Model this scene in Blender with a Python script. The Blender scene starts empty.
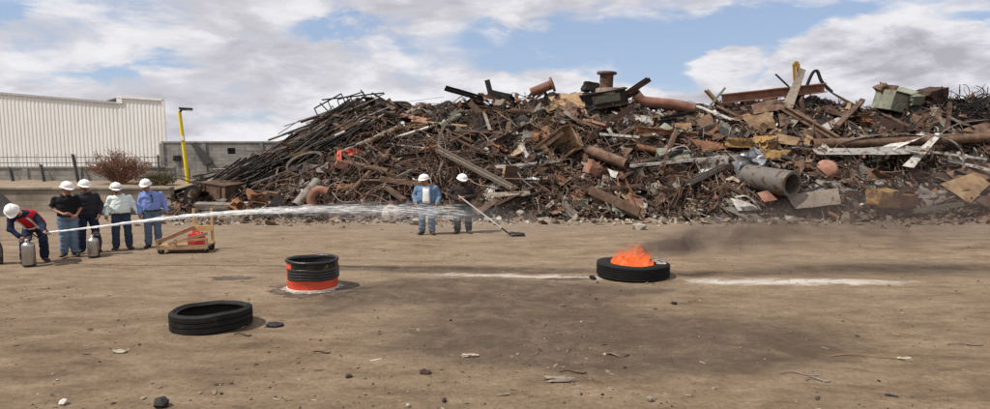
import bpy, bmesh, math, random
import numpy as np
from mathutils import Vector, Matrix, noise as mnoise, Euler

SC = bpy.context.scene
COL = SC.collection
R = math.radians
random.seed(7)
rng = np.random.default_rng(11)

# ------------------------------------------------------------------ camera
F = 600.0
PW, PH = 990.0, 409.0
HOR = 145.0
CAMH = 2.65
PITCH = math.atan((PH / 2 - HOR) / F)
cam = bpy.data.cameras.new('camera')
cam.sensor_width = 36.0
cam.lens = F / PW * 36.0
cam.clip_start = 0.1
cam.clip_end = 3000
camo = bpy.data.objects.new('camera', cam)
camo.location = (0, 0, CAMH)
camo.rotation_euler = (math.pi / 2 - PITCH, 0, 0)
COL.objects.link(camo)
SC.camera = camo

# ------------------------------------------------------------------ light
SUN_EL = 56.0
SUN_AZ = -114.0            # direction towards the sun, degrees from +Y, clockwise (left and behind the camera)
sun_dir = Vector((math.sin(R(SUN_AZ)) * math.cos(R(SUN_EL)), math.cos(R(SUN_AZ)) * math.cos(R(SUN_EL)), math.sin(R(SUN_EL))))
sl = bpy.data.lights.new('sun', 'SUN')
sl.energy = 5.0
sl.angle = R(0.55)
sl.color = (1.0, 0.95, 0.87)
so = bpy.data.objects.new('sun', sl)
so.rotation_euler = sun_dir.to_track_quat('Z', 'Y').to_euler()
so.location = (-20, -20, 40)
COL.objects.link(so)

SC.view_settings.view_transform = 'Standard'
SC.view_settings.look = 'None'
SC.view_settings.exposure = 0.0
SC.view_settings.gamma = 1.0
SC.render.engine = 'CYCLES'
SC.cycles.use_denoising = True
SC.cycles.max_bounces = 6
SC.cycles.diffuse_bounces = 3
SC.cycles.glossy_bounces = 3
SC.cycles.transparent_max_bounces = 24
SC.cycles.volume_bounces = 3
SC.cycles.sample_clamp_indirect = 6.0


# ------------------------------------------------------------------ node helpers
class NT:
    def __init__(s, tree):
        s.t = tree
        s.n = tree.nodes
        s.l = tree.links

    def new(s, typ, **kw):
        n = s.n.new(typ)
        for k, v in kw.items():
            setattr(n, k, v)
        return n

    def put(s, sock, val):
        if isinstance(val, bpy.types.NodeSocket):
            s.l.new(val, sock)
        elif val is not None:
            sock.default_value = val

    def m(s, op, a, b=None, c=None, clamp=False):
        n = s.new('ShaderNodeMath', operation=op, use_clamp=clamp)
        s.put(n.inputs[0], a)
        if b is not None: s.put(n.inputs[1], b)
        if c is not None: s.put(n.inputs[2], c)
        return n.outputs[0]

    def vm(s, op, a, b=None):
        n = s.new('ShaderNodeVectorMath', operation=op)
        s.put(n.inputs[0], a)
        if b is not None: s.put(n.inputs[1], b)
        return n.outputs[0]

    def noise(s, vec, scale, detail=4, rough=0.55, dist=0.0):
        n = s.new('ShaderNodeTexNoise')
        s.put(n.inputs['Vector'], vec)
        n.inputs['Scale'].default_value = scale
        n.inputs['Detail'].default_value = detail
        n.inputs['Roughness'].default_value = rough
        n.inputs['Distortion'].default_value = dist
        return n.outputs['Fac']

    def ramp(s, fac, stops, interp='LINEAR'):
        n = s.new('ShaderNodeValToRGB')
        cr = n.color_ramp
        cr.interpolation = interp
        while len(cr.elements) < len(stops):
            cr.elements.new(0.5)
        for e, (p, c) in zip(cr.elements, stops):
            e.position = p
            if not hasattr(c, '__len__'): c = (c, c, c)
            e.color = (c[0], c[1], c[2], 1)
        s.put(n.inputs[0], fac)
        return n.outputs[0]

    def mix(s, fac, a, b, blend='MIX'):
        n = s.new('ShaderNodeMix', data_type='RGBA', blend_type=blend)
        s.put(n.inputs[0], fac)
        for i, v in ((6, a), (7, b)):
            if isinstance(v, bpy.types.NodeSocket): s.l.new(v, n.inputs[i])
            else: n.inputs[i].default_value = (v[0], v[1], v[2], 1)
        return n.outputs[2]

    def smooth(s, x, a, b):
        n = s.new('ShaderNodeMapRange', interpolation_type='SMOOTHSTEP')
        s.put(n.inputs[0], x)
        n.inputs[1].default_value = a
        n.inputs[2].default_value = b
        return n.outputs[0]

    def gauss(s, u, v, cu, cv, ru, rv, rot=0.0):
        c, sn = math.cos(rot), math.sin(rot)
        du = s.m('SUBTRACT', u, cu)
        dv = s.m('SUBTRACT', v, cv)
        a = s.m('DIVIDE', s.m('ADD', s.m('MULTIPLY', du, c), s.m('MULTIPLY', dv, sn)), ru)
        b = s.m('DIVIDE', s.m('SUBTRACT', s.m('MULTIPLY', dv, c), s.m('MULTIPLY', du, sn)), rv)
        r2 = s.m('ADD', s.m('MULTIPLY', a, a), s.m('MULTIPLY', b, b))
        return s.m('POWER', 2.71828, s.m('MULTIPLY', r2, -1.0))


# ------------------------------------------------------------------ sky
W = bpy.data.worlds.new('World')
SC.world = W
W.use_nodes = True
t = NT(W.node_tree)
t.n.clear()
out = t.new('ShaderNodeOutputWorld')
bg = t.new('ShaderNodeBackground')
bg.inputs[1].default_value = 0.88
sky = t.new('ShaderNodeTexSky', sky_type='NISHITA')
sky.sun_disc = False
sky.sun_elevation = R(SUN_EL)
sky.sun_rotation = R(SUN_AZ)
sky.altitude = 600
sky.air_density = 1.0
sky.dust_density = 0.6
tc = t.new('ShaderNodeTexCoord')
gen = tc.outputs['Generated']
sp = t.new('ShaderNodeSeparateXYZ')
t.l.new(gen, sp.inputs[0])
dx, dy, dz = sp.outputs
dzp = t.m('ADD', t.m('MAXIMUM', dz, 0.0), 0.10)
cmb = t.new('ShaderNodeCombineXYZ')
t.put(cmb.inputs[0], t.m('DIVIDE', dx, dzp))
t.put(cmb.inputs[1], t.m('DIVIDE', dy, dzp))
pl = cmb.outputs[0]
n1 = t.noise(pl, 0.62, 6, 0.55, 0.35)
st = t.new('ShaderNodeMapping')
t.l.new(gen, st.inputs[0])
st.inputs['Scale'].default_value = (1.0, 1.0, 2.6)
n2 = t.noise(st.outputs[0], 6.5, 7, 0.58, 0.3)
n3 = t.noise(st.outputs[0], 2.3, 4, 0.5, 0.2)
# view coordinates of the sky dome (azimuth and elevation tangents towards +Y)
yy = t.m('MAXIMUM', dy, 0.05)
nw = t.noise(st.outputs[0], 9.0, 6, 0.62, 0.4)
u = t.m('ADD', t.m('DIVIDE', dx, yy), t.m('MULTIPLY', t.m('SUBTRACT', n2, 0.5), 0.16))
v = t.m('ADD', t.m('DIVIDE', dz, yy), t.m('MULTIPLY', t.m('SUBTRACT', nw, 0.5), 0.075))
front = t.smooth(dy, 0.1, 0.4)
def gp(px, py, rx, ry, rot=0):
    return t.gauss(u, v, (px - 495) / F, (HOR - py) / F, rx / F, ry / F, rot)
cov = t.m('ADD', t.m('MULTIPLY', n1, 0.35), t.m('MULTIPLY', n2, 0.75))
cov = t.m('ADD', cov, t.m('ADD', 0.09, t.m('MULTIPLY', t.smooth(dz, 0.10, 0.0), 0.16)))
blue = None
for a in ((600, 60, 125, 34, 0.03), (700, 42, 95, 26, 0.10), (820, 20, 120, 14, 0.16), (500, 40, 40, 20, 0), (10, 12, 45, 12, 0.2),
          (975, 22, 60, 9, 0.0), (700, 85, 70, 13, 0), (752, 66, 12, 26, 0.2), (430, 112, 50, 8, -0.1), (235, 122, 60, 9, 0.0), (120, 70, 60, 8, 0.1), (330, 30, 40, 9, 0.1)):
    g = gp(*a)
    blue = g if blue is None else t.m('ADD', blue, g)
white = None
for a in ((724, 64, 22, 13, 0), (724, 64, 24, 15, 0), (878, 62, 88, 26, 0.0), (540, 100, 120, 20, 0), (930, 75, 100, 30, 0)):
    g = gp(*a)
    white = g if white is None else t.m('ADD', white, g)
bias = t.m('MULTIPLY', t.m('SUBTRACT', t.m('MULTIPLY', white, 0.50), t.m('MULTIPLY', t.m('MINIMUM', blue, 1.1), 0.25)), front)
cov = t.m('ADD', cov, bias)
dens = t.smooth(cov, 0.43, 0.64)
# shading inside the clouds: bright upper edges, grey-mauve undersides
off = t.vm('ADD', st.outputs[0], (-0.012, 0.0, 0.085))
n2b = t.noise(off, 6.5, 7, 0.58, 0.3)
relief = t.m('MULTIPLY', t.m('SUBTRACT', n2, n2b), 1.25)
sh = t.m('ADD', t.m('ADD', t.m('MULTIPLY', n3, 0.62), 0.19), t.m('MULTIPLY', relief, -0.9))
cloudc = t.ramp(sh, [(0.30, (1.0, 0.99, 1.02)), (0.42, (0.90, 0.89, 0.94)), (0.53, (0.70, 0.685, 0.75)), (0.66, (0.52, 0.505, 0.57))])
edge = t.m('SUBTRACT', 1.0, t.smooth(cov, 0.54, 0.76))
cloudc = t.mix(t.m('MULTIPLY', edge, 0.5), cloudc, (0.90, 0.89, 0.91))
skyc = t.mix(1.0, sky.outputs[0], (0.118, 0.118, 0.128), 'MULTIPLY')
skyc = t.mix(0.6, skyc, (0.50, 0.63, 0.86))
col = t.mix(dens, skyc, cloudc)
t.l.new(col, bg.inputs[0])
t.l.new(bg.outputs[0], out.inputs[0])

# ------------------------------------------------------------------ pixel geometry
FW = Vector((0, math.cos(PITCH), -math.sin(PITCH)))
UP = Vector((0, math.sin(PITCH), math.cos(PITCH)))
CAM = Vector((0, 0, CAMH))

def ray(px, py):
    return (FW * F + Vector((1, 0, 0)) * (px - PW / 2) - UP * (py - PH / 2)).normalized()

def ground(px, py, z=0.0):
    d = ray(px, py)
    return CAM + d * ((z - CAMH) / d.z)

def at(px, py, Y):
    d = ray(px, py)
    return CAM + d * (Y / d.y)

def project(p):
    d = Vector(p) - CAM
    w = d.dot(FW)
    return PW / 2 + F * d.x / w, PH / 2 - F * d.dot(UP) / w

# ------------------------------------------------------------------ mesh helpers
def basis(d, roll=0.0):
    d = Vector(d).normalized()
    up = Vector((0, 0, 1)) if abs(d.z) < 0.95 else Vector((0, 1, 0))
    a = d.cross(up).normalized()
    b = a.cross(d).normalized()
    if roll:
        q = Matrix.Rotation(roll, 3, d)
        a, b = q @ a, q @ b
    return a, b

class MB:
    def __init__(s):
        s.v = []
        s.f = []

    def add(s, vs, fs, M=None):
        o = len(s.v)
        if M is not None:
            vs = [M @ Vector(p) for p in vs]
        s.v.extend([tuple(p) for p in vs])
        s.f.extend([tuple(i + o for i in f) for f in fs])
        return s

    def box(s, c, size, rot=None):
        x, y, z = (k / 2 for k in size)
        vs = [(-x, -y, -z), (x, -y, -z), (x, y, -z), (-x, y, -z), (-x, -y, z), (x, -y, z), (x, y, z), (-x, y, z)]
        fs = [(0, 3, 2, 1), (4, 5, 6, 7), (0, 1, 5, 4), (1, 2, 6, 5), (2, 3, 7, 6), (3, 0, 4, 7)]
        M = Matrix.Translation(Vector(c))
        if rot is not None:
            M = M @ Euler(rot).to_matrix().to_4x4()
        return s.add(vs, fs, M)

    def sweep(s, pts, prof, roll=0.0, caps=True, scale=None, closed=True):
        """profile (list of 2-d points) along a path"""
        pts = [Vector(p) for p in pts]
        n = len(pts)
        k = len(prof)
        d0 = (pts[1] - pts[0]).normalized()
        a, b = basis(d0, roll)
        vs = []
        for i, p in enumerate(pts):
            if i == 0: d = pts[1] - pts[0]
            elif i == n - 1: d = pts[-1] - pts[-2]
            else: d = pts[i + 1] - pts[i - 1]
            d.normalize()
            a = (a - d * a.dot(d)).normalized()
            b = d.cross(a) * -1
            b = a.cross(d)
            sc = 1.0 if scale is None else scale[i]
            for (x, y) in prof:
                vs.append(p + a * (x * sc) + b * (y * sc))
        fs = []
        for i in range(n - 1):
            for j in range(k if closed else k - 1):
                j2 = (j + 1) % k
                fs.append((i * k + j, (i + 1) * k + j, (i + 1) * k + j2, i * k + j2))
        if caps and closed:
            fs.append(tuple(range(k)))
            fs.append(tuple(reversed(range((n - 1) * k, n * k))))
        return s.add(vs, fs)

    def tube(s, pts, r, sides=8, caps=True, roll=0.0):
        rs = r if hasattr(r, '__len__') else [r] * len(pts)
        prof = [(math.cos(2 * math.pi * i / sides), math.sin(2 * math.pi * i / sides)) for i in range(sides)]
        return s.sweep(pts, prof, roll, caps, rs)

    def lathe(s, prof, n=32, M=None, a0=0.0, a1=2 * math.pi):
        """prof: (r,z) pairs, spun about z"""
        full = abs(a1 - a0 - 2 * math.pi) < 1e-6
        m = n if full else n + 1
        vs = []
        for i in range(m):
            a = a0 + (a1 - a0) * i / n
            for (r, z) in prof:
                vs.append((r * math.cos(a), r * math.sin(a), z))
        k = len(prof)
        fs = []
        for i in range(n):
            i2 = (i + 1) % m
            for j in range(k - 1):
                fs.append((i * k + j, i2 * k + j, i2 * k + j + 1, i * k + j + 1))
        return s.add(vs, fs, M)

    def ellipsoid(s, c, r, nu=14, nv=9, M=None):
        vs = [(0, 0, -1)]
        for j in range(1, nv):
            p = -math.pi / 2 + math.pi * j / nv
            for i in range(nu):
                a = 2 * math.pi * i / nu
                vs.append((math.cos(a) * math.cos(p), math.sin(a) * math.cos(p), math.sin(p)))
        vs.append((0, 0, 1))
        fs = []
        for i in range(nu):
            fs.append((0, 1 + (i + 1) % nu, 1 + i))
        for j in range(nv - 2):
            for i in range(nu):
                i2 = (i + 1) % nu
                o = 1 + j * nu
                fs.append((o + i, o + i2, o + nu + i2, o + nu + i))
        L = len(vs) - 1
        o = 1 + (nv - 2) * nu
        for i in range(nu):
            fs.append((o + i, o + (i + 1) % nu, L))
        T = Matrix.Translation(Vector(c)) @ (M.to_4x4() if M else Matrix.Identity(4)) @ Matrix.Diagonal((r[0], r[1], r[2], 1))
        return s.add(vs, fs, T)

    def sheet(s, grid, th):
        """grid: rows of points -> thin solid"""
        nr, nc = len(grid), len(grid[0])
        P = [[Vector(p) for p in row] for row in grid]
        vs = []
        for side in (0.5, -0.5):
            for i in range(nr):
                for j in range(nc):
                    du = P[i][min(j + 1, nc - 1)] - P[i][max(j - 1, 0)]
                    dv = P[min(i + 1, nr - 1)][j] - P[max(i - 1, 0)][j]
                    nn = du.cross(dv)
                    nn = nn.normalized() if nn.length > 1e-9 else Vector((0, 0, 1))
                    vs.append(P[i][j] + nn * th * side)
        N = nr * nc
        fs = []
        for i in range(nr - 1):
            for j in range(nc - 1):
                a, b, c, d = i * nc + j, i * nc + j + 1, (i + 1) * nc + j + 1, (i + 1) * nc + j
                fs.append((a, b, c, d))
                fs.append((N + d, N + c, N + b, N + a))
        bord = [(0, j) for j in range(nc)] + [(i, nc - 1) for i in range(1, nr)] + [(nr - 1, j) for j in range(nc - 2, -1, -1)] + [(i, 0) for i in range(nr - 2, 0, -1)]
        ids = [i * nc + j for i, j in bord]
        for q in range(len(ids)):
            a, b = ids[q], ids[(q + 1) % len(ids)]
            fs.append((b, a, N + a, N + b))
        return s.add(vs, fs)

    def mesh(s, name, smooth=False):
        me = bpy.data.meshes.new(name)
        me.from_pydata(s.v, [], s.f)
        me.update()
        if smooth:
            me.polygons.foreach_set('use_smooth', [True] * len(me.polygons))
            if smooth != 'all':
                try:
                    me.set_sharp_from_angle(angle=R(38))
                except Exception:
                    pass
        return me

    def build(s, name, mat, parent=None, smooth=False, loc=None, rot=None):
        me = s.mesh(name, smooth)
        return put(name, me, mat, parent, loc, rot)

def put(name, me, mat, parent=None, loc=None, rot=None):
    o = bpy.data.objects.new(name, me)
    COL.objects.link(o)
    if mat is not None:
        if len(me.materials) == 0:
            me.materials.append(mat)
    if parent is not None:
        o.parent = parent
    if loc is not None: o.location = loc
    if rot is not None: o.rotation_euler = rot
    return o

def tag(o, label=None, cat=None, group=None, kind=None):
    if label: o['label'] = label
    if cat: o['category'] = cat
    if group: o['group'] = group
    if kind: o['kind'] = kind
    return o

def thing(name, label, cat, loc=(0, 0, 0), rz=0.0, group=None):
    o = bpy.data.objects.new(name, None)
    o.empty_display_size = 0.2
    COL.objects.link(o)
    o.location = loc
    o.rotation_euler = (0, 0, rz)
    return tag(o, label, cat, group)

def circ(n, r=1.0):
    return [(r * math.cos(2 * math.pi * i / n), r * math.sin(2 * math.pi * i / n)) for i in range(n)]

# section profiles (unit size), scaled by w,h
def section(kind, w, h, th):
    w2, h2 = w / 2, h / 2
    if kind == 'box':
        return [(-w2, -h2), (w2, -h2), (w2, h2), (-w2, h2)]
    if kind == 'L':
        return [(-w2, -h2), (w2, -h2), (w2, -h2 + th), (-w2 + th, -h2 + th), (-w2 + th, h2), (-w2, h2)]
    if kind == 'U':
        return [(-w2, -h2), (w2, -h2), (w2, h2), (w2 - th, h2), (w2 - th, -h2 + th), (-w2 + th, -h2 + th), (-w2 + th, h2), (-w2, h2)]
    if kind == 'I':
        q = th / 2
        return [(-w2, -h2), (w2, -h2), (w2, -h2 + th), (q, -h2 + th), (q, h2 - th), (w2, h2 - th), (w2, h2), (-w2, h2), (-w2, h2 - th), (-q, h2 - th), (-q, -h2 + th), (-w2, -h2 + th)]
    return circ(10, w2)

# ------------------------------------------------------------------ materials
MATS = {}
def mat(name, stops, scale=4.0, rough=0.8, metal=0.0, bump=0.3, bscale=25.0, var=0.25, island=False, spec=0.3, detail=6, wear=None, coord='Object', rvar=0.15):
    if name in MATS: return MATS[name]
    m = bpy.data.materials.new(name)
    m.use_nodes = True
    t = NT(m.node_tree)
    b = t.n['Principled BSDF']
    tc = t.new('ShaderNodeTexCoord')
    co = tc.outputs[coord]
    f = t.noise(co, scale, detail, 0.6, 0.4)
    c = t.ramp(f, stops)
    if wear:
        wf = t.smooth(t.noise(co, wear[1], 6, 0.65, 0.6), wear[2], wear[2] + 0.08)
        c = t.mix(wf, c, wear[0])
    if var:
        if island:
            rnd = t.new('ShaderNodeNewGeometry').outputs['Random Per Island']
        else:
            rnd = t.new('ShaderNodeObjectInfo').outputs['Random']
        hs = t.new('ShaderNodeHueSaturation')
        t.put(hs.inputs['Value'], t.m('ADD', t.m('MULTIPLY', rnd, 2 * var), 1 - var - (0.12 if var == 0.25 else 0)))
        t.l.new(c, hs.inputs['Color'])
        c = hs.outputs[0]
    t.l.new(c, b.inputs['Base Color'])
    b.inputs['Metallic'].default_value = metal
    rf = t.m('ADD', t.m('MULTIPLY', t.noise(co, scale * 3, 4), 2 * rvar), rough - rvar, clamp=True)
    t.l.new(rf, b.inputs['Roughness'])
    b.inputs['Specular IOR Level'].default_value = spec
    if bump:
        bp = t.new('ShaderNodeBump')
        bp.inputs['Strength'].default_value = bump
        bp.inputs['Distance'].default_value = 0.02
        t.put(bp.inputs['Height'], t.noise(co, bscale, 5, 0.65))
        t.l.new(bp.outputs[0], b.inputs['Normal'])
    MATS[name] = m
    return m

def plain(name, c, rough=0.7, metal=0.0, v=0.2, scale=8, **k):
    lo = tuple(x * (1 - v) for x in c)
    hi = tuple(min(1, x * (1 + v)) for x in c)
    return mat(name, [(0.3, lo), (0.7, hi)], scale, rough, metal, **k)

RUSTW = ((0.16, 0.07, 0.035), 5.0, 0.52)
M_ = {}
M_['rust brown'] = mat('rust_brown', [(0.28, (0.050, 0.030, 0.021)), (0.5, (0.120, 0.072, 0.048)), (0.72, (0.21, 0.135, 0.092))], 3.0, 0.9)
M_['dark rust'] = mat('rust_dark', [(0.3, (0.030, 0.018, 0.013)), (0.55, (0.068, 0.038, 0.026)), (0.75, (0.13, 0.07, 0.045))], 3.5, 0.88)
M_['orange rust'] = mat('rust_orange', [(0.28, (0.10, 0.043, 0.022)), (0.5, (0.21, 0.098, 0.050)), (0.75, (0.31, 0.17, 0.095))], 4.0, 0.9)
M_['pinkish rust'] = mat('rust_pink', [(0.28, (0.17, 0.075, 0.050)), (0.5, (0.27, 0.135, 0.095)), (0.75, (0.36, 0.21, 0.16))], 3.0, 0.85)
M_['tan rusted'] = mat('rust_tan', [(0.28, (0.15, 0.085, 0.045)), (0.5, (0.31, 0.20, 0.11)), (0.75, (0.42, 0.30, 0.18))], 3.0, 0.85)
M_['grey'] = mat('grey_steel', [(0.3, (0.15, 0.14, 0.13)), (0.6, (0.23, 0.21, 0.185)), (0.8, (0.31, 0.285, 0.25))], 4.0, 0.65, 0.25, wear=((0.13, 0.075, 0.048), 4.0, 0.52))
M_['pale grey'] = mat('pale_steel', [(0.3, (0.30, 0.285, 0.26)), (0.6, (0.45, 0.43, 0.40)), (0.8, (0.56, 0.54, 0.50))], 4.0, 0.55, 0.15, wear=((0.17, 0.105, 0.07), 3.5, 0.53))
M_['black'] = mat('black_steel', [(0.3, (0.012, 0.011, 0.010)), (0.6, (0.028, 0.025, 0.023)), (0.8, (0.06, 0.05, 0.045))], 4.0, 0.65, 0.1)
M_['white'] = mat('white_paint', [(0.3, (0.36, 0.34, 0.31)), (0.55, (0.52, 0.50, 0.46)), (0.8, (0.66, 0.64, 0.60))], 5.0, 0.6, wear=((0.15, 0.095, 0.065), 4.0, 0.52))
M_['greenish grey'] = mat('green_grey_paint', [(0.3, (0.14, 0.15, 0.11)), (0.6, (0.24, 0.25, 0.19)), (0.8, (0.33, 0.34, 0.27))], 4.0, 0.65, wear=((0.16, 0.085, 0.05), 3.5, 0.56))
M_['yellow'] = mat('yellow_paint', [(0.3, (0.22, 0.125, 0.04)), (0.6, (0.37, 0.225, 0.07)), (0.8, (0.46, 0.33, 0.16))], 4.0, 0.7, wear=((0.12, 0.07, 0.045), 4.0, 0.48))
M_['blue'] = mat('blue_paint', [(0.3, (0.06, 0.16, 0.28)), (0.7, (0.12, 0.29, 0.45))], 5.0, 0.55, wear=((0.16, 0.085, 0.05), 4.5, 0.62))
M_['red'] = mat('red_paint', [(0.3, (0.36, 0.04, 0.024)), (0.7, (0.55, 0.085, 0.045))], 5.0, 0.6, wear=((0.14, 0.06, 0.04), 5.0, 0.55))
M_['silver'] = mat('crumpled_foil', [(0.3, (0.22, 0.225, 0.24)), (0.7, (0.50, 0.51, 0.53))], 5.0, 0.42, 0.8, bump=0.6, bscale=12)
M_['dusty'] = mat('dusty_stone', [(0.3, (0.26, 0.215, 0.165)), (0.55, (0.38, 0.33, 0.265)), (0.8, (0.48, 0.43, 0.36))], 5.0, 0.95)
M_['dusty tan'] = mat('dusty_steel', [(0.3, (0.17, 0.14, 0.11)), (0.6, (0.29, 0.245, 0.20)), (0.8, (0.38, 0.33, 0.27))], 4.0, 0.75, 0.1, wear=((0.14, 0.085, 0.055), 4.0, 0.57))
M_['wood'] = mat('weathered_wood', [(0.3, (0.19, 0.125, 0.075)), (0.6, (0.31, 0.22, 0.135)), (0.8, (0.40, 0.30, 0.20))], 5.0, 0.85)

def palette_mat(name, stops, rough=0.85, metal=0.0, spec=0.3):
    m = bpy.data.materials.new(name)
    m.use_nodes = True
    t = NT(m.node_tree)
    b = t.n['Principled BSDF']
    rnd = t.new('ShaderNodeNewGeometry').outputs['Random Per Island']
    c = t.ramp(rnd, stops, 'CONSTANT')
    co = t.new('ShaderNodeTexCoord').outputs['Object']
    f = t.ramp(t.noise(co, 5.0, 6, 0.65), [(0.3, 0.42), (0.7, 1.18)])
    c = t.mix(1.0, c, f, 'MULTIPLY')
    t.l.new(c, b.inputs['Base Color'])
    b.inputs['Roughness'].default_value = rough
    b.inputs['Metallic'].default_value = metal
    b.inputs['Specular IOR Level'].default_value = spec
    bp = t.new('ShaderNodeBump')
    bp.inputs['Strength'].default_value = 0.35
    bp.inputs['Distance'].default_value = 0.02
    t.put(bp.inputs['Height'], t.noise(co, 22, 4, 0.65))
    t.l.new(bp.outputs[0], b.inputs['Normal'])
    return m

PAL_SCRAP = palette_mat('scrap_palette', [(0.0, (0.045, 0.030, 0.023)), (0.16, (0.11, 0.066, 0.045)), (0.32, (0.17, 0.105, 0.071)), (0.42, (0.022, 0.019, 0.017)),
    (0.60, (0.22, 0.128, 0.080)), (0.66, (0.17, 0.145, 0.12)), (0.74, (0.29, 0.26, 0.22)), (0.80, (0.10, 0.055, 0.035)), (0.86, (0.33, 0.24, 0.15)), (0.91, (0.27, 0.115, 0.06)), (0.945, (0.38, 0.35, 0.31)), (0.985, (0.56, 0.53, 0.48))])
PAL_WIRE = palette_mat('wire_palette', [(0.0, (0.065, 0.042, 0.030)), (0.22, (0.145, 0.086, 0.058)), (0.45, (0.205, 0.13, 0.09)), (0.62, (0.04, 0.028, 0.022)), (0.78, (0.11, 0.06, 0.04)), (0.93, (0.27, 0.235, 0.20))])
PAL_BAR = palette_mat('bar_palette', [(0.0, (0.016, 0.014, 0.013)), (0.42, (0.040, 0.032, 0.027)), (0.64, (0.09, 0.070, 0.057)), (0.76, (0.060, 0.038, 0.027)), (0.88, (0.20, 0.17, 0.145)), (0.95, (0.16, 0.08, 0.05))], 0.75, 0.15)
PAL_RUBBLE = palette_mat('rubble_palette', [(0.0, (0.26, 0.20, 0.145)), (0.25, (0.34, 0.28, 0.215)), (0.45, (0.19, 0.145, 0.105)), (0.66, (0.36, 0.31, 0.25)), (0.74, (0.085, 0.065, 0.05)), (0.88, (0.20, 0.12, 0.08)), (0.965, (0.48, 0.45, 0.40))], 0.95)
PAL_PEB = palette_mat('pebble_palette', [(0.0, (0.15, 0.115, 0.085)), (0.3, (0.24, 0.185, 0.135)), (0.55, (0.085, 0.065, 0.05)), (0.72, (0.33, 0.27, 0.205)), (0.80, (0.05, 0.042, 0.036)), (0.975, (0.36, 0.32, 0.27))], 0.95)

# ------------------------------------------------------------------ ground
def nz(x, y, z=0.0):
    return mnoise.noise(Vector((x, y, z)))

def axis(lo, hi, fine, far):
    a = list(np.arange(lo, hi + 1e-6, fine))
    s = fine
    x = hi
    while x < far:
        s *= 1.35
        x += s
        a.append(x)
    s = fine
    x = lo
    pre = []
    while x > -far:
        s *= 1.35
        x -= s
        pre.append(x)
    return pre[::-1] + a

def ground_z(x, y):
    if y > 26 or y < -2 or abs(x) > 24: return 0.0
    k = min(1, (26 - y) / 4) * min(1, (24 - abs(x)) / 4)
    z = 0.035 * nz(x * 0.35, y * 0.35, 3) + 0.016 * nz(x * 1.3, y * 1.3, 7) + 0.008 * nz(x * 4.1, y * 4.1, 2)
    z += 0.007 * math.sin(y * 3.1 + 0.35 * x + 2 * nz(x * .2, y * .2)) * max(0, nz(x * .15, y * .4, 9) + .2)
    return k * z

xs = axis(-15, 15, 0.13, 900)
ys = axis(4, 22, 0.13, 900)
vs = [(x, y, ground_z(x, y)) for y in ys for x in xs]
nx = len(xs)
fs = [(j * nx + i, j * nx + i + 1, (j + 1) * nx + i + 1, (j + 1) * nx + i) for j in range(len(ys) - 1) for i in range(nx - 1)]

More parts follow.
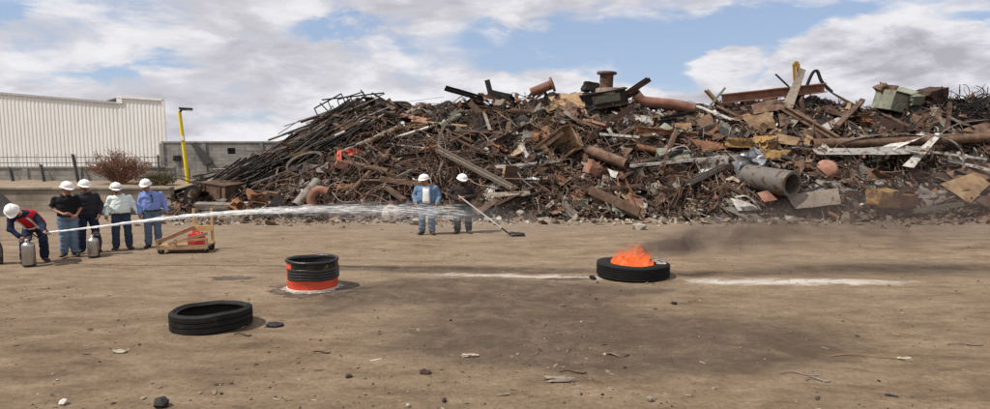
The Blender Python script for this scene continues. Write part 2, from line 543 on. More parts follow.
def dirt_material():
    m = bpy.data.materials.new('packed_dirt')
    m.use_nodes = True
    t = NT(m.node_tree)
    b = t.n['Principled BSDF']
    co = t.new('ShaderNodeTexCoord').outputs['Object']
    sp = t.new('ShaderNodeSeparateXYZ')
    t.l.new(co, sp.inputs[0])
    X, Y = sp.outputs[0], sp.outputs[1]
    big = t.noise(co, 0.22, 5, 0.6, 0.5)
    mp = t.new('ShaderNodeMapping')
    t.l.new(co, mp.inputs[0])
    mp.inputs['Scale'].default_value = (0.55, 1.25, 1)
    mid = t.noise(mp.outputs[0], 1.5, 7, 0.68, 0.5)
    mp2 = t.new('ShaderNodeMapping')
    t.l.new(co, mp2.inputs[0])
    mp2.inputs['Scale'].default_value = (0.55, 1.25, 1)
    mp2.inputs['Rotation'].default_value = (0, 0, 0.06)
    fine = t.noise(co, 17, 8, 0.78)
    c = t.ramp(mid, [(0.30, (0.118, 0.078, 0.049)), (0.44, (0.195, 0.136, 0.088)), (0.58, (0.255, 0.184, 0.122)), (0.78, (0.330, 0.250, 0.178))])
    c = t.mix(t.m('MULTIPLY', t.smooth(big, 0.38, 0.68), 0.5), c, (0.262, 0.196, 0.136))
    # browner damp soil nearer the camera, greyer dust toward the heap
    wob = t.m('ADD', Y, t.m('MULTIPLY', t.m('SUBTRACT', big, 0.5), 6.0))
    c = t.mix(t.m('MULTIPLY', t.smooth(wob, 12.5, 7.0), 0.55), c, t.ramp(mid, [(0.3, (0.092, 0.062, 0.037)), (0.52, (0.165, 0.114, 0.070)), (0.75, (0.235, 0.168, 0.107))]))
    c = t.mix(t.m('MULTIPLY', t.smooth(Y, 14.5, 21.5), 0.45), c, (0.25, 0.20, 0.153))
    rut = t.noise(mp2.outputs[0], 5.0, 6, 0.7, 0.3)
    c = t.mix(1.0, c, t.ramp(rut, [(0.30, 0.78), (0.50, 1.0), (0.72, 1.2)]), 'MULTIPLY')
    c = t.mix(1.0, c, (0.83, 0.84, 0.855), 'MULTIPLY')
    c = t.mix(1.0, c, t.ramp(fine, [(0.28, 0.60), (0.50, 1.0), (0.74, 1.36)]), 'MULTIPLY')
    # specks
    vo = t.new('ShaderNodeTexVoronoi')
    t.put(vo.inputs['Vector'], co)
    vo.inputs['Scale'].default_value = 9
    spk = t.m('MULTIPLY', t.smooth(vo.outputs['Distance'], 0.16, 0.06), t.smooth(t.noise(co, 1.1, 3), 0.52, 0.66))
    c = t.mix(t.m('MULTIPLY', spk, 0.75), c, (0.06, 0.046, 0.035))
    # smoke shadow painted as dark dirt, plus soot and damp bands: (px,py,rx,ry metres,strength)
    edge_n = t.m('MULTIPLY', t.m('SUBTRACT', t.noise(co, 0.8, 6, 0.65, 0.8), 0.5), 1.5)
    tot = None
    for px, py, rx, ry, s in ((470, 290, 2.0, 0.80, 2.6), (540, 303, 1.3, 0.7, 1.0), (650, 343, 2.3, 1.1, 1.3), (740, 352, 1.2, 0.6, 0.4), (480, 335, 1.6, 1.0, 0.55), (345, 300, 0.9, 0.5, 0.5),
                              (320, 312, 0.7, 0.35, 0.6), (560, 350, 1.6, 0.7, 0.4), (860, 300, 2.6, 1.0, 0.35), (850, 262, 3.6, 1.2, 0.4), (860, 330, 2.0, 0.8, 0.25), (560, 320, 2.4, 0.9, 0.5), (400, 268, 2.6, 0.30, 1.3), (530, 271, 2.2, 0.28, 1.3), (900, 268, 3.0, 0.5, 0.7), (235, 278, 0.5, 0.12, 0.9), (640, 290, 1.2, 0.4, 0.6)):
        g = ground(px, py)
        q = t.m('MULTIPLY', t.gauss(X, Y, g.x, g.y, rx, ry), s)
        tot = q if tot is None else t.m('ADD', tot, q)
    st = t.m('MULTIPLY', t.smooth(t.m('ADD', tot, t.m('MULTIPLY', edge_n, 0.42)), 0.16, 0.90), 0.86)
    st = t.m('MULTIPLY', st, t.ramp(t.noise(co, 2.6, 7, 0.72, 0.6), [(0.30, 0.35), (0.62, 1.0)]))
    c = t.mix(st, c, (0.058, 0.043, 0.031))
    # wet patch round the drum, pale extinguisher powder streaks
    pn = t.noise(mp.outputs[0], 3.0, 7, 0.75, 0.6)
    tot = None
    a = ground(790, 281.5)
    a0 = ground(675, 281); a1 = ground(918, 283)
    yline = t.m('SUBTRACT', Y, t.m('ADD', t.m('MULTIPLY', t.m('SUBTRACT', X, a0.x), (a1.y - a0.y) / (a1.x - a0.x)), a0.y))
    ends = t.m('MULTIPLY', t.smooth(X, a0.x - 0.5, a0.x + 0.8), t.smooth(X, a1.x + 0.9, a1.x - 1.3))
    band = t.m('POWER', 2.71828, t.m('MULTIPLY', t.m('POWER', t.m('DIVIDE', yline, 0.30), 2.0), -1.0))
    p1 = t.m('MULTIPLY', t.m('MULTIPLY', band, ends), 1.25)
    b0 = ground(345, 272); b1 = ground(597, 278)
    yl2 = t.m('SUBTRACT', Y, t.m('ADD', t.m('MULTIPLY', t.m('SUBTRACT', X, b0.x), (b1.y - b0.y) / (b1.x - b0.x)), b0.y))
    en2 = t.m('MULTIPLY', t.smooth(X, b0.x - 0.3, b0.x + 3.0), t.smooth(X, b1.x + 0.3, b1.x))
    p2 = t.m('MULTIPLY', t.m('MULTIPLY', t.m('POWER', 2.71828, t.m('MULTIPLY', t.m('POWER', t.m('DIVIDE', yl2, 0.20), 2.0), -1.0)), en2), 1.05)
    pw = t.m('ADD', p1, p2)
    pwf = t.smooth(t.m('ADD', pw, t.m('MULTIPLY', t.m('SUBTRACT', pn, 0.52), 3.4)), 0.30, 1.35)
    pwf = t.m('MULTIPLY', pwf, t.smooth(pw, 0.03, 0.3))
    c = t.mix(t.m('MULTIPLY', pwf, 0.74), c, (0.52, 0.495, 0.455))
    t.l.new(c, b.inputs['Base Color'])
    b.inputs['Roughness'].default_value = 0.95
    b.inputs['Specular IOR Level'].default_value = 0.15
    bp = t.new('ShaderNodeBump')
    bp.inputs['Strength'].default_value = 0.8
    bp.inputs['Distance'].default_value = 0.03
    t.put(bp.inputs['Height'], t.m('ADD', t.m('MULTIPLY', mid, 0.9), t.m('ADD', t.m('MULTIPLY', fine, 0.35), t.m('MULTIPLY', t.noise(co, 7, 5, 0.7), 0.6))))
    t.l.new(bp.outputs[0], b.inputs['Normal'])
    return m

mb = MB()
mb.v, mb.f = vs, fs
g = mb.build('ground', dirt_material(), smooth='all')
tag(g, 'wide yard of packed tan dirt with smoke shadow and soot in its colour', kind='structure')

# ------------------------------------------------------------------ scrap heap form
TOE, RIDGE, BACK = 21.3, 28.0, 37.0
SIL = [(140, 208), (165, 200), (185, 188), (215, 176), (250, 160), (290, 140), (320, 118), (345, 102), (370, 99), (400, 106), (440, 104), (470, 97), (510, 96), (550, 94), (590, 95),
       (620, 97), (650, 106), (690, 108), (720, 102), (760, 98), (800, 94), (830, 100), (860, 108), (880, 104), (910, 98), (940, 100), (960, 98), (990, 93), (1060, 96), (1150, 120), (1260, 190)]
_sx = np.array([at(px, py, RIDGE).x for px, py in SIL])
_sz = np.array([max(0.05, at(px, py, RIDGE).z) for px, py in SIL])

def heap(x, y, lumps=True):
    zr = float(np.interp(x, _sx, _sz)) * 0.97
    toe = TOE + 0.5 * nz(x * 0.35, 4.0) + (1.2 if x < -9 else 0)
    if y <= RIDGE:
        tt = (y - toe) / (RIDGE - toe)
        if tt <= 0: return -0.2 + 0.2 * max(-1, tt)
        h = zr * (0.30 * math.sin(tt * math.pi / 2) ** 0.8 + 0.70 * tt)
    else:
        tt = (BACK - y) / (BACK - RIDGE)
        if tt <= 0: return -0.2
        h = zr * tt
    if lumps:
        k = min(1.0, h / 0.8)
        h += k * (0.48 * nz(x * 0.6, y * 0.75, 1.5) + 0.34 * nz(x * 1.5, y * 1.9, 5.5) + 0.12 * nz(x * 5, y * 5, 8.5))
    return h

def surf(px, py, lift=0.0):
    """where the view ray through a photo pixel meets the heap (or the ridge line above it)"""
    d = ray(px, py)
    Y = 20.0
    while Y < 31:
        p = CAM + d * (Y / d.y)
        if p.z <= max(0.0, heap(p.x, p.y)):
            break
        Y += 0.08
    else:
        Y = 27.6
    p = CAM + d * ((Y - lift) / d.y)
    return p

hx = np.arange(-15.5, 33, 0.2)
hy = np.arange(20.4, 37.4, 0.2)
mb = MB()
for yv in hy:
    for xv in hx:
        mb.v.append((xv, yv, heap(xv, yv)))
nx = len(hx)
mb.f = [(j * nx + i, j * nx + i + 1, (j + 1) * nx + i + 1, (j + 1) * nx + i) for j in range(len(hy) - 1) for i in range(nx - 1)]
core = mat('heap_gap_shade', [(0.3, (0.008, 0.006, 0.005)), (0.5, (0.018, 0.013, 0.010)), (0.7, (0.045, 0.031, 0.023))], 2.2, 0.95, bump=1.0, bscale=9, var=0)  # near-black colour stands in for deep shade between the pieces
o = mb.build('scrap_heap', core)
tag(o, 'compacted rusty core of the scrap metal heap, blackened for shaded gaps', kind='stuff')

# ------------------------------------------------------------------ scrap piece meshes
def r_(a, b): return random.uniform(a, b)

def bent_grid(L, Wd, nr=4, nc=5, amp=0.12, curl=0.0, rag=0.08):
    seed = r_(0, 100)
    g = []
    for i in range(nr):
        row = []
        for j in range(nc):
            uu, vv = j / (nc - 1) - 0.5, i / (nr - 1) - 0.5
            x = uu * L + rag * L * nz(uu * 3 + seed, vv * 3)
            y = vv * Wd + rag * Wd * nz(uu * 3 - seed, vv * 3)
            z = amp * min(L, Wd) * 2 * nz(uu * 2.2 + seed, vv * 2.2, seed)
            if curl:
                th = uu * curl
                rr = L / max(0.2, abs(curl))
                x = rr * math.sin(th)
                z += rr * (1 - math.cos(th))
            row.append((x, y, z))
        g.append(row)
    return g

def path_bent(L, n=6, amp=0.06, sag=0.0):
    s1 = r_(0, 100)
    return [(L * (i / (n - 1) - 0.5), amp * L * nz(i * 0.5 + s1, 1), amp * L * nz(i * 0.5, s1) + sag * math.sin(math.pi * i / (n - 1))) for i in range(n)]

def hollow(mb_, pts, r, th, sides=14):
    """open pipe with wall thickness"""
    pts = [Vector(p) for p in pts]
    n = len(pts)
    o = MB()
    o.tube(pts, r, sides, caps=False)
    i_ = MB()
    i_.tube(pts, [q * (1 - th) for q in (r if hasattr(r, '__len__') else [r] * n)], sides, caps=False)
    no = len(o.v)
    vs = o.v + i_.v
    fs = list(o.f) + [tuple(reversed([k + no for k in f])) for f in i_.f]
    for e in (0, (n - 1) * sides):
        for j in range(sides):
            j2 = (j + 1) % sides
            q = (e + j, e + j2, no + e + j2, no + e + j)
            fs.append(q if e == 0 else tuple(reversed(q)))
    mb_.add(vs, fs)

def crushed_box(sx, sy, sz, dent=0.12, n=3):
    b = bmesh.new()
    bmesh.ops.create_cube(b, size=1.0)
    bmesh.ops.subdivide_edges(b, edges=b.edges[:], cuts=n, use_grid_fill=True)
    s1 = r_(0, 99)
    for vv in b.verts:
        p = vv.co
        d = Vector((nz(p.x * 2.1 + s1, p.y * 2.1, p.z * 2.1), nz(p.x * 2.1, p.y * 2.1 + s1, p.z * 2.1), nz(p.x * 2.1, p.y * 2.1, p.z * 2.1 + s1)))
        vv.co = Vector(((p.x + d.x * dent) * sx, (p.y + d.y * dent) * sy, (p.z + d.z * dent) * sz))
    mb_ = MB()
    b.verts.ensure_lookup_table()
    mb_.v = [tuple(x.co) for x in b.verts]
    mb_.f = [tuple(x.index for x in f.verts) for f in b.faces]
    b.free()
    return mb_

# kind -> (list of meshes, long word)
KINDS = {}
def kind(name, fn, n):
    KINDS[name] = [fn().mesh(name, True) for _ in range(n)]

kind('bent_sheet', lambda: MB().sheet(bent_grid(r_(0.9, 1.5), r_(0.5, 0.9), 5, 6, r_(0.1, 0.28)), 0.012), 10)
kind('steel_plate', lambda: MB().sheet(bent_grid(r_(0.6, 1.0), r_(0.4, 0.7), 3, 3, 0.03, rag=0.14), 0.025), 8)
kind('curled_sheet', lambda: MB().sheet(bent_grid(r_(0.9, 1.6), r_(0.3, 0.6), 3, 9, 0.06, curl=r_(1.5, 4.0)), 0.010), 8)
kind('angle_bar', lambda: MB().sweep(path_bent(r_(1.2, 2.4), 6, r_(0.01, 0.05)), section('L', 0.09, 0.09, 0.012)), 8)
kind('steel_channel', lambda: MB().sweep(path_bent(r_(1.2, 2.4), 5, 0.01), section(random.choice('UI'), 0.16, 0.14, 0.02)), 8)
kind('metal_strip', lambda: MB().sweep(path_bent(r_(1.0, 2.0), 9, r_(0.08, 0.2)), section('box', 0.10, 0.010, 0)), 8)
def _pipe():
    q = MB(); hollow(q, path_bent(r_(0.8, 1.9), 5, r_(0, 0.05)), r_(0.06, 0.14), 0.15); return q
kind('steel_pipe', _pipe, 8)
kind('crushed_box', lambda: crushed_box(r_(0.5, 0.8), r_(0.4, 0.6), r_(0.25, 0.5), r_(0.12, 0.3)), 8)
def _ring():
    q = MB(); R0 = r_(0.22, 0.4); w = r_(0.05, 0.1)
    q.lathe([(R0, -w), (R0 + 0.05, -w), (R0 + 0.05, w), (R0, w), (R0, -w)], 18); return q
kind('metal_ring', _ring, 5)
def _rod():
    q = MB(); q.tube(path_bent(r_(1.4, 2.6), 9, r_(0.04, 0.2)), r_(0.012, 0.024), 5); return q
kind('bent_rod', _rod, 8)

ZONES = [(120, "at the heap's left toe"), (235, 'under the sloping bars'), (300, 'among the sloping bars'), (335, 'around the red sheet'),
         (375, 'left of the denim-jacket man'), (425, 'behind the two men'), (500, 'right of the slanting beam'), (560, 'below the machine cabinet'), (615, 'above the burning tyre'),
         (665, 'below the elbow pipe'), (725, 'around the wide pipe'), (800, 'under the skyline girder'), (865, 'around the crossed strips'), (2000, 'at the right end')]
def zone_of(px):
    r = ZONES[0][1]
    for (a, s) in ZONES[:-1]:
        if px >= a: r = s
    if px > 945: r = ZONES[-1][1]
    return r

def sil_y(px):
    return float(np.interp(px, [a for a, _ in SIL], [b for _, b in SIL]))

def place_random(me, px, py, scale, mname, name, orient='surface'):
    p = surf(px, py)
    e = 0.4
    nrm = Vector((heap(p.x - e, p.y) - heap(p.x + e, p.y), heap(p.x, p.y - e) - heap(p.x, p.y + e), 2 * e)).normalized()
    q = nrm.to_track_quat('Z', 'Y').to_matrix()
    M = q @ Matrix.Rotation(r_(0, 6.283), 3, 'Z') @ Matrix.Rotation(random.gauss(0, 0.42), 3, 'X') @ Matrix.Rotation(random.gauss(0, 0.38), 3, 'Y')
    c = me.copy() if False else me
    o = bpy.data.objects.new(name, c)
    o.location = p + nrm * r_(-0.02, 0.16) * scale
    o.rotation_euler = M.to_euler()
    o.scale = (scale,) * 3
    COL.objects.link(o)
    if len(c.materials) == 0:
        c.materials.append(M_['rust brown'])
    o.material_slots[0].link = 'OBJECT'
    o.material_slots[0].material = M_[mname]
    return o

COLW = {'rust brown': 26, 'dark rust': 20, 'orange rust': 9, 'tan rusted': 8, 'grey': 11, 'pale grey': 6, 'black': 9, 'white': 3, 'dusty tan': 10, 'greenish grey': 4, 'pinkish rust': 4, 'yellow': 0.8, 'blue': 0.5}
cn, cw = list(COLW), list(COLW.values())
KW = {'bent_sheet': 20, 'steel_plate': 16, 'curled_sheet': 9, 'angle_bar': 13, 'steel_channel': 8, 'metal_strip': 9, 'steel_pipe': 8, 'crushed_box': 9, 'metal_ring': 4, 'bent_rod': 10}
kn, kw = list(KW), list(KW.values())
CATS = {'bent_sheet': 'sheet metal', 'steel_plate': 'steel plate', 'curled_sheet': 'sheet metal', 'angle_bar': 'steel bar', 'steel_channel': 'steel beam', 'metal_strip': 'metal strip', 'steel_pipe': 'pipe', 'crushed_box': 'scrap box', 'metal_ring': 'metal ring', 'bent_rod': 'steel rod'}
KEEP = [(862, 126, 992, 170), (748, 166, 802, 196), (434, 146, 514, 190), (530, 128, 584, 166), (870, 186, 918, 212)]
def free(px, py): return not any(a <= px <= c and b <= py <= d for a, b, c, d in KEEP)
NGEN = 700
for i in range(NGEN):
    right = random.random() < 0.66
    px = r_(520, 1005) if right else r_(180, 540)
    top = sil_y(px) + 2
    py = top + (212 - top) * random.random() ** 0.9
    if not free(px, py) and random.random() < 0.75: continue
    k = random.choices(kn, kw)[0]
    if px < 400 and random.random() < 0.5: k = random.choice(['angle_bar', 'bent_rod', 'metal_strip', 'steel_channel'])
    c = random.choices(cn, cw)[0]
    if k in ('bent_rod', 'metal_ring') and c in ('yellow', 'blue', 'white', 'tan rusted'): c = 'dark rust'
    sc = r_(0.45, 0.95) if px > 520 else r_(0.4, 0.9)
    o = place_random(random.choice(KINDS[k]), px, py, sc, c, k)
    size_w = 'small' if sc < 0.55 else ('mid-sized' if sc < 0.75 else 'big')
    band = 'high' if py < 125 else ('halfway up' if py < 165 else 'low')
    lab = '%s %s %s %s %s' % (size_w, c, k.replace('_', ' '), band, zone_of(px))
    tag(o, lab, CATS[k], 'loose scrap: ' + lab)

# ------------------------------------------------------------------ uncountable scrap: fragments, wire, bars, rubble
def frag_verts(L, Wd, th, M, o):
    """quick bent plate: two quads with thickness"""
    bx = r_(-0.3, 0.3) * L
    hz = r_(-0.35, 0.35) * Wd
    P = [(-L / 2, -Wd / 2 * r_(.5, 1), 0), (bx, -Wd / 2, hz), (L / 2, -Wd / 2 * r_(.4, 1), 0), (L / 2, Wd / 2 * r_(.4, 1), 0), (bx, Wd / 2, hz), (-L / 2, Wd / 2 * r_(.5, 1), 0)]
    vs = [M @ Vector(p) for p in P] + [M @ Vector((p[0], p[1], p[2] - th)) for p in P]
    fs = [(0, 1, 4, 5), (1, 2, 3, 4), (11, 10, 7, 6), (10, 9, 8, 7)]
    for a in range(6):
        b = (a + 1) % 6
        fs.append((b, a, a + 6, b + 6))
    return vs, fs

def rand_rot():
    return Euler((random.gauss(0, 0.55), random.gauss(0, 0.55), r_(0, 6.28))).to_matrix().to_4x4()

HT = Matrix.Rotation(R(33), 4, 'X')     # tilt with the slope
mb = MB()
for i in range(7600):
    px = r_(170, 1020)
    if px < 480 and random.random() < 0.35: px = r_(480, 1020)
    top = sil_y(px)
    py = top + (217 - top) * random.random()
    p = surf(px, py)
    L = 0.09 * math.exp(random.gauss(0.45, 0.65))
    Wd = L * r_(0.15, 0.8)
    M = Matrix.Translation(p + Vector((0, -r_(0, .12), r_(0, .06)))) @ HT @ rand_rot()
    mb.add(*frag_verts(L * 1.5, Wd, r_(0.006, 0.05), M, None))
o = mb.build('scrap_fragments', PAL_SCRAP)
tag(o, 'countless small rusty fragments covering the scrap heap', kind='stuff')

def wires(n, pxr, ytop, ybot, Lr, rr, curly, matl, name, label, nseg=9, sides=4):
    mb = MB()
    for i in range(n):
        px = random.gauss(*pxr[1:]) if pxr[0] == 'g' else r_(pxr[1], pxr[2])
        if px < 170 or px > 1020: continue
        top = max(sil_y(px) + ytop, 0)
        py = top + (ybot - top) * random.random()
        p = surf(px, py)
        L = r_(*Lr)
        d = Vector((random.gauss(0, 1), random.gauss(0, 0.6), random.gauss(0, 0.6))).normalized()
        q = p + Vector((0, -r_(0, 0.2), r_(0, 0.15)))
        pts = [q.copy()]
        ax = Vector((random.gauss(0, 1), random.gauss(0, 1), random.gauss(0, 1))).normalized()
        cv = random.gauss(0, curly)
        for s in range(nseg):
            d = (Matrix.Rotation(cv / nseg + random.gauss(0, curly * 0.12), 3, ax) @ d).normalized()
            q = q + d * (L / nseg)
            hh = heap(q.x, q.y, False)
            if q.z < hh: q.z = hh + 0.02
            elif q.z > hh + 0.45: q.z = hh + 0.45
            pts.append(q.copy())
        mb.tube(pts, r_(*rr), sides)
    o = mb.build(name, matl)
    tag(o, label, kind='stuff')

wires(1050, ('g', 410, 85), 6, 210, (0.7, 2.4), (0.010, 0.022), 2.6, PAL_WIRE, 'rusty_wire_tangle', 'dense tangle of curled rusty wire and reinforcing rods behind the two men')
wires(900, ('u', 520, 1010), 6, 212, (0.5, 1.8), (0.008, 0.020), 2.0, PAL_WIRE, 'loose_wire', 'loose rusty wires and rods strewn over the right half of the heap')
wires(260, ('g', 690, 90), 60, 212, (0.8, 1.8), (0.010, 0.02), 5.5, PAL_WIRE, 'coiled_wire', 'coils of rusty wire low on the heap')

# long dark bars running down the left slope
SA, SB = surf(378, 100), surf(195, 184)
mb = MB()
barlist = []
for i in range(420):
    tt = random.random()
    px = 205 + tt * 175
    py0 = sil_y(px) + 1
    py = py0 + abs(random.gauss(0, 1)) * 15 + 2
    if py > 198: continue
    p = surf(px, py) + Vector((0, -r_(0, 0.35), r_(0, 0.16)))
    L = r_(1.2, 4.2) * 0.5
    sl_ = R(r_(20, 34)) if random.random() < 0.96 else R(r_(-20, 50))
    d = Vector((math.cos(sl_), random.gauss(0, 0.16), math.sin(sl_))).normalized()
    a, b = p - d * L, p + d * L
    ux, uy = project(b)
    lim = 362 + random.gauss(0, 9)
    if ux > lim:
        sh_ = (ux - lim) * b.y / F / d.x
        a, b = a - d * sh_, b - d * sh_
    ux, uy = project(b)
    top_y = sil_y(ux) - 5 + random.gauss(0, 4)
    if uy < top_y:
        dz_ = (top_y - uy) * b.y / F
        a.z -= dz_; b.z -= dz_
    if a.z < 0.05: a.z = 0.05
    w = r_(0.014, 0.045)
    if i < 110:
        barlist.append((a, b, w, px, py))
        continue
    pts = [a.lerp(b, k / 4) + Vector((0, 0, -0.10 * math.sin(math.pi * k / 4) * random.random())) for k in range(5)]
    if random.random() < 0.5: mb.tube(pts, w * 0.7, 5)
    else: mb.sweep(pts, section('L', w * 2.2, w * 2.2, w * 0.4), r_(0, 6))
o = mb.build('slope_bars', PAL_BAR)
tag(o, 'mass of thin dark bars and rods sloping down the left flank', kind='stuff')
for i, (a, b, w, px, py) in enumerate(barlist):
    q = MB()
    pts = [a.lerp(b, k / 4) + Vector((0, 0, -0.08 * math.sin(math.pi * k / 4) * random.random())) for k in range(5)]
    sect = random.choice(['L', 'U', 'round', 'box'])
    if sect == 'round': q.tube(pts, w, 8)
    else: q.sweep(pts, section(sect, w * 2.6, w * 2.2, w * 0.5), r_(0, 6))
    c = random.choices(['black', 'dark rust', 'grey', 'rust brown', 'pale grey'], [14, 5, 3, 1, 1])[0]
    o = q.build({'L': 'angle_bar', 'U': 'channel_bar', 'round': 'long_pipe', 'box': 'flat_bar'}[sect], M_[c])
    part_ = 'high on' if py < 135 else ('midway down' if py < 165 else 'low on')
    lab = 'long %s %s %s the sloping left flank' % (c, {'L': 'angle bar', 'U': 'channel bar', 'round': 'pipe', 'box': 'flat bar'}[sect], part_)
    tag(o, lab, 'steel bar', 'sloping bars: ' + lab)

# rubble strip at the foot of the heap
mb = MB()
ICO = [(0, 0, 1)] + [(0.89 * math.cos(a), 0.89 * math.sin(a), 0.45) for a in [i * 1.2566 for i in range(5)]] + [(0.89 * math.cos(a), 0.89 * math.sin(a), -0.45) for a in [i * 1.2566 + .628 for i in range(5)]] + [(0, 0, -1)]
ICF = [(0, 1, 2), (0, 2, 3), (0, 3, 4), (0, 4, 5), (0, 5, 1), (1, 6, 2), (2, 7, 3), (3, 8, 4), (4, 9, 5), (5, 10, 1), (6, 7, 2), (7, 8, 3), (8, 9, 4), (9, 10, 5), (10, 6, 1), (11, 7, 6), (11, 8, 7), (11, 9, 8), (11, 10, 9), (11, 6, 10)]
def stone(mb_, p, s, flat=0.6):
    j = [Vector(v) * r_(0.7, 1.2) for v in ICO]
    M = Matrix.Translation(p) @ Euler((r_(-.4, .4), r_(-.4, .4), r_(0, 6))).to_matrix().to_4x4() @ Matrix.Diagonal((s, s * r_(.6, 1), s * flat, 1))
    mb_.add(j, ICF, M)
for i in range(6500):
    x = r_(-12.5, 19.5)
    y = TOE + random.gauss(0.1, 0.75)
    if y > TOE + 1.4: continue
    z = max(ground_z(x, y), heap(x, y))
    s = 0.03 * math.exp(random.gauss(0.2, 0.6))
    if random.random() < 0.55: stone(mb, (x, y, z + s * 0.2), s)
    else:
        M = Matrix.Translation((x, y, z + 0.02)) @ rand_rot()
        mb.add(*frag_verts(s * 4, s * 2.2, 0.01, M, None))
o = mb.build('rubble_strip', PAL_RUBBLE)
tag(o, 'pale dusty rubble and gravel along the foot of the heap', kind='stuff')

# pebbles and crumbs over the yard
mb = MB()
for i in range(5600):
    px, py = r_(-60, 1050), 222 + 200 * random.random() ** 1.1
    p = ground(px, py)
    if nz(p.x * 0.5, p.y * 0.5, 4) < r_(-0.5, 0.45): continue
    s = 0.0085 * math.exp(random.gauss(0, 0.55))
    p.z = ground_z(p.x, p.y) + s * 0.25
    if random.random() < 0.75: stone(mb, p, s)
    else: mb.add(*frag_verts(s * 5, s * 1.6, 0.004, Matrix.Translation(p) @ Matrix.Rotation(r_(0, 6), 4, 'Z'), None))
o = mb.build('pebbles', PAL_PEB)
tag(o, 'small stones and crumbs scattered over the dirt yard', kind='stuff')

# ------------------------------------------------------------------ scrap pieces that can be told apart in the photograph
def hero(q, name, m, label, cat, smooth=True):
    o = q.build(name, M_[m] if isinstance(m, str) else m, smooth=smooth)
    return tag(o, label, cat)

def seg(p1, p2, lift=0.25):
    """two photo points on the heap -> 3-d end points kept clear of the heap surface"""
    a, b = surf(*p1), surf(*p2)
    push = 0.0
    for k in range(9):
        p = a.lerp(b, k / 8)
        while heap(p.x, p.y - push) > p.z and push < 1.2:
            push += 0.05
    v = Vector((0, -(push * 0.8 + lift), 0))
    out = []
    for p, px in ((a, p1), (b, p2)):
        y = p.y + v.y
        out.append(at(px[0], px[1], y))
    return out

def bar(p1, p2, w, h, sect, m, label, name, cat='steel beam', lift=0.25, roll=0.0, bend=0.0, th=None, n=7):
    a, b = seg(p1, p2, lift)
    pts = []
    for k in range(n):
        f = k / (n - 1)
        p = a.lerp(b, f)
        p.z += bend * math.sin(math.pi * f) + 0.012 * nz(k * 0.9, w * 50, px_seed(p1))
        pts.append(p)
    q = MB()
    if sect == 'pipe': hollow(q, pts, w / 2, 0.14, 18)
    elif sect == 'round': q.tube(pts, w / 2, 10)
    else: q.sweep(pts, section(sect, w, h, th or max(0.012, 0.12 * min(w, h))), roll)
    return hero(q, name, m, label, cat)

def px_seed(p): return p[0] * 0.37 + p[1] * 0.11

def curve(pxs, w, h, sect, m, label, name, cat='metal strip', lift=0.25, roll=0.0, dd=None):
    """polyline of photo points at one common depth taken from the heap"""
    Y = min(surf(*p).y for p in pxs) - lift
    pts = [at(p[0], p[1], Y + (dd[i] if dd else 0)) for i, p in enumerate(pxs)]
    # smooth
    fine = []
    for i in range(len(pts) - 1):
        p0, p1, p2, p3 = pts[max(i - 1, 0)], pts[i], pts[i + 1], pts[min(i + 2, len(pts) - 1)]
        for k in range(5):
            f = k / 5
            fine.append(0.5 * ((2 * p1) + (p2 - p0) * f + (2 * p0 - 5 * p1 + 4 * p2 - p3) * f * f + (3 * p1 - p0 - 3 * p2 + p3) * f ** 3))
    fine.append(pts[-1])
    q = MB()
    if sect == 'pipe': hollow(q, fine, w / 2, 0.14, 18)
    elif sect == 'round': q.tube(fine, w / 2, 8)
    else: q.sweep(fine, section(sect, w, h, 0.015), roll)
    return hero(q, name, m, label, cat)

def panel(quad, m, label, name, cat='sheet metal', th=0.02, crumple=0.05, k=0.6, lift=0.25, n=6, tilt=None):
    """photo quad (tl,tr,br,bl) -> bent sheet leaning on the heap"""
    S = [surf(*p) for p in quad]
    yc = sum(p.y for p in S) / 4
    C = [at(p[0], p[1], yc + k * (s.y - yc) - lift + (tilt[i] if tilt else 0)) for i, (p, s) in enumerate(zip(quad, S))]
    size = (C[1] - C[0]).length
    sd = px_seed(quad[0])
    g = []
    for i in range(n):
        f = i / (n - 1)
        row = []
        for j in range(n + 2):
            e = j / (n + 1)
            p = (C[0] * (1 - e) + C[1] * e) * (1 - f) + (C[3] * (1 - e) + C[2] * e) * f
            d = Vector((0.3 * nz(e * 4 + sd, f * 4, 1), nz(e * 2.5 + sd, f * 2.5, 2), 0.5 * nz(e * 4, f * 4 + sd, 3)))
            row.append(p + d * crumple * max(0.5, size))
        g.append(row)
    return hero(MB().sheet(g, th), name, m, label, cat)

def pbox(c, wpx, hpx, d, m, label, name, cat='scrap box', rot=(0, 0, 0), dent=0.08, lift=0.3, n=3):
    p = surf(*c, lift)
    s = p.y / F
    q = crushed_box(wpx * s, d, hpx * s, dent, n)
    o = hero(q, name, m, label, cat)
    o.location = p
    o.rotation_euler = rot
    return o

# --- left end
def open_crate():
    p = surf(223, 192, 0.5)
    t0 = thing('steel_bin', 'rust-brown steel box with tan end panel at the left foot of the heap', 'steel box', (p.x, p.y, 0.35), R(-24))
    w, d, h = 1.30, 0.95, 0.80
    q = MB(); q.box((0, -d / 2, h / 2), (w, 0.03, h)); q.box((0, d / 2, h / 2), (w, 0.03, h)); q.build('side_panel', M_['rust brown'], t0)
    q = MB(); q.box((-w / 2 - 0.02, 0, h / 2), (0.03, d + 0.06, h + .02)); q.build('end_panel', M_['tan rusted'], t0)
    q = MB(); q.box((w / 2 + 0.02, 0, h / 2), (0.03, d + 0.06, h)); q.build('end_panel', M_['rust brown'], t0)
    q = MB(); q.box((0, 0, h + 0.02), (w + 0.1, d + 0.1, 0.035)); q.build('lid', M_['rust brown'], t0)
    for sx in (-1, 1):
        q = MB(); q.box((sx * w * 0.32, -d / 2 - 0.035, h / 2), (0.06, 0.035, h)); q.build('rib', M_['dark rust'], t0)
    t0.rotation_euler = (R(4), R(5), R(-24))
open_crate()
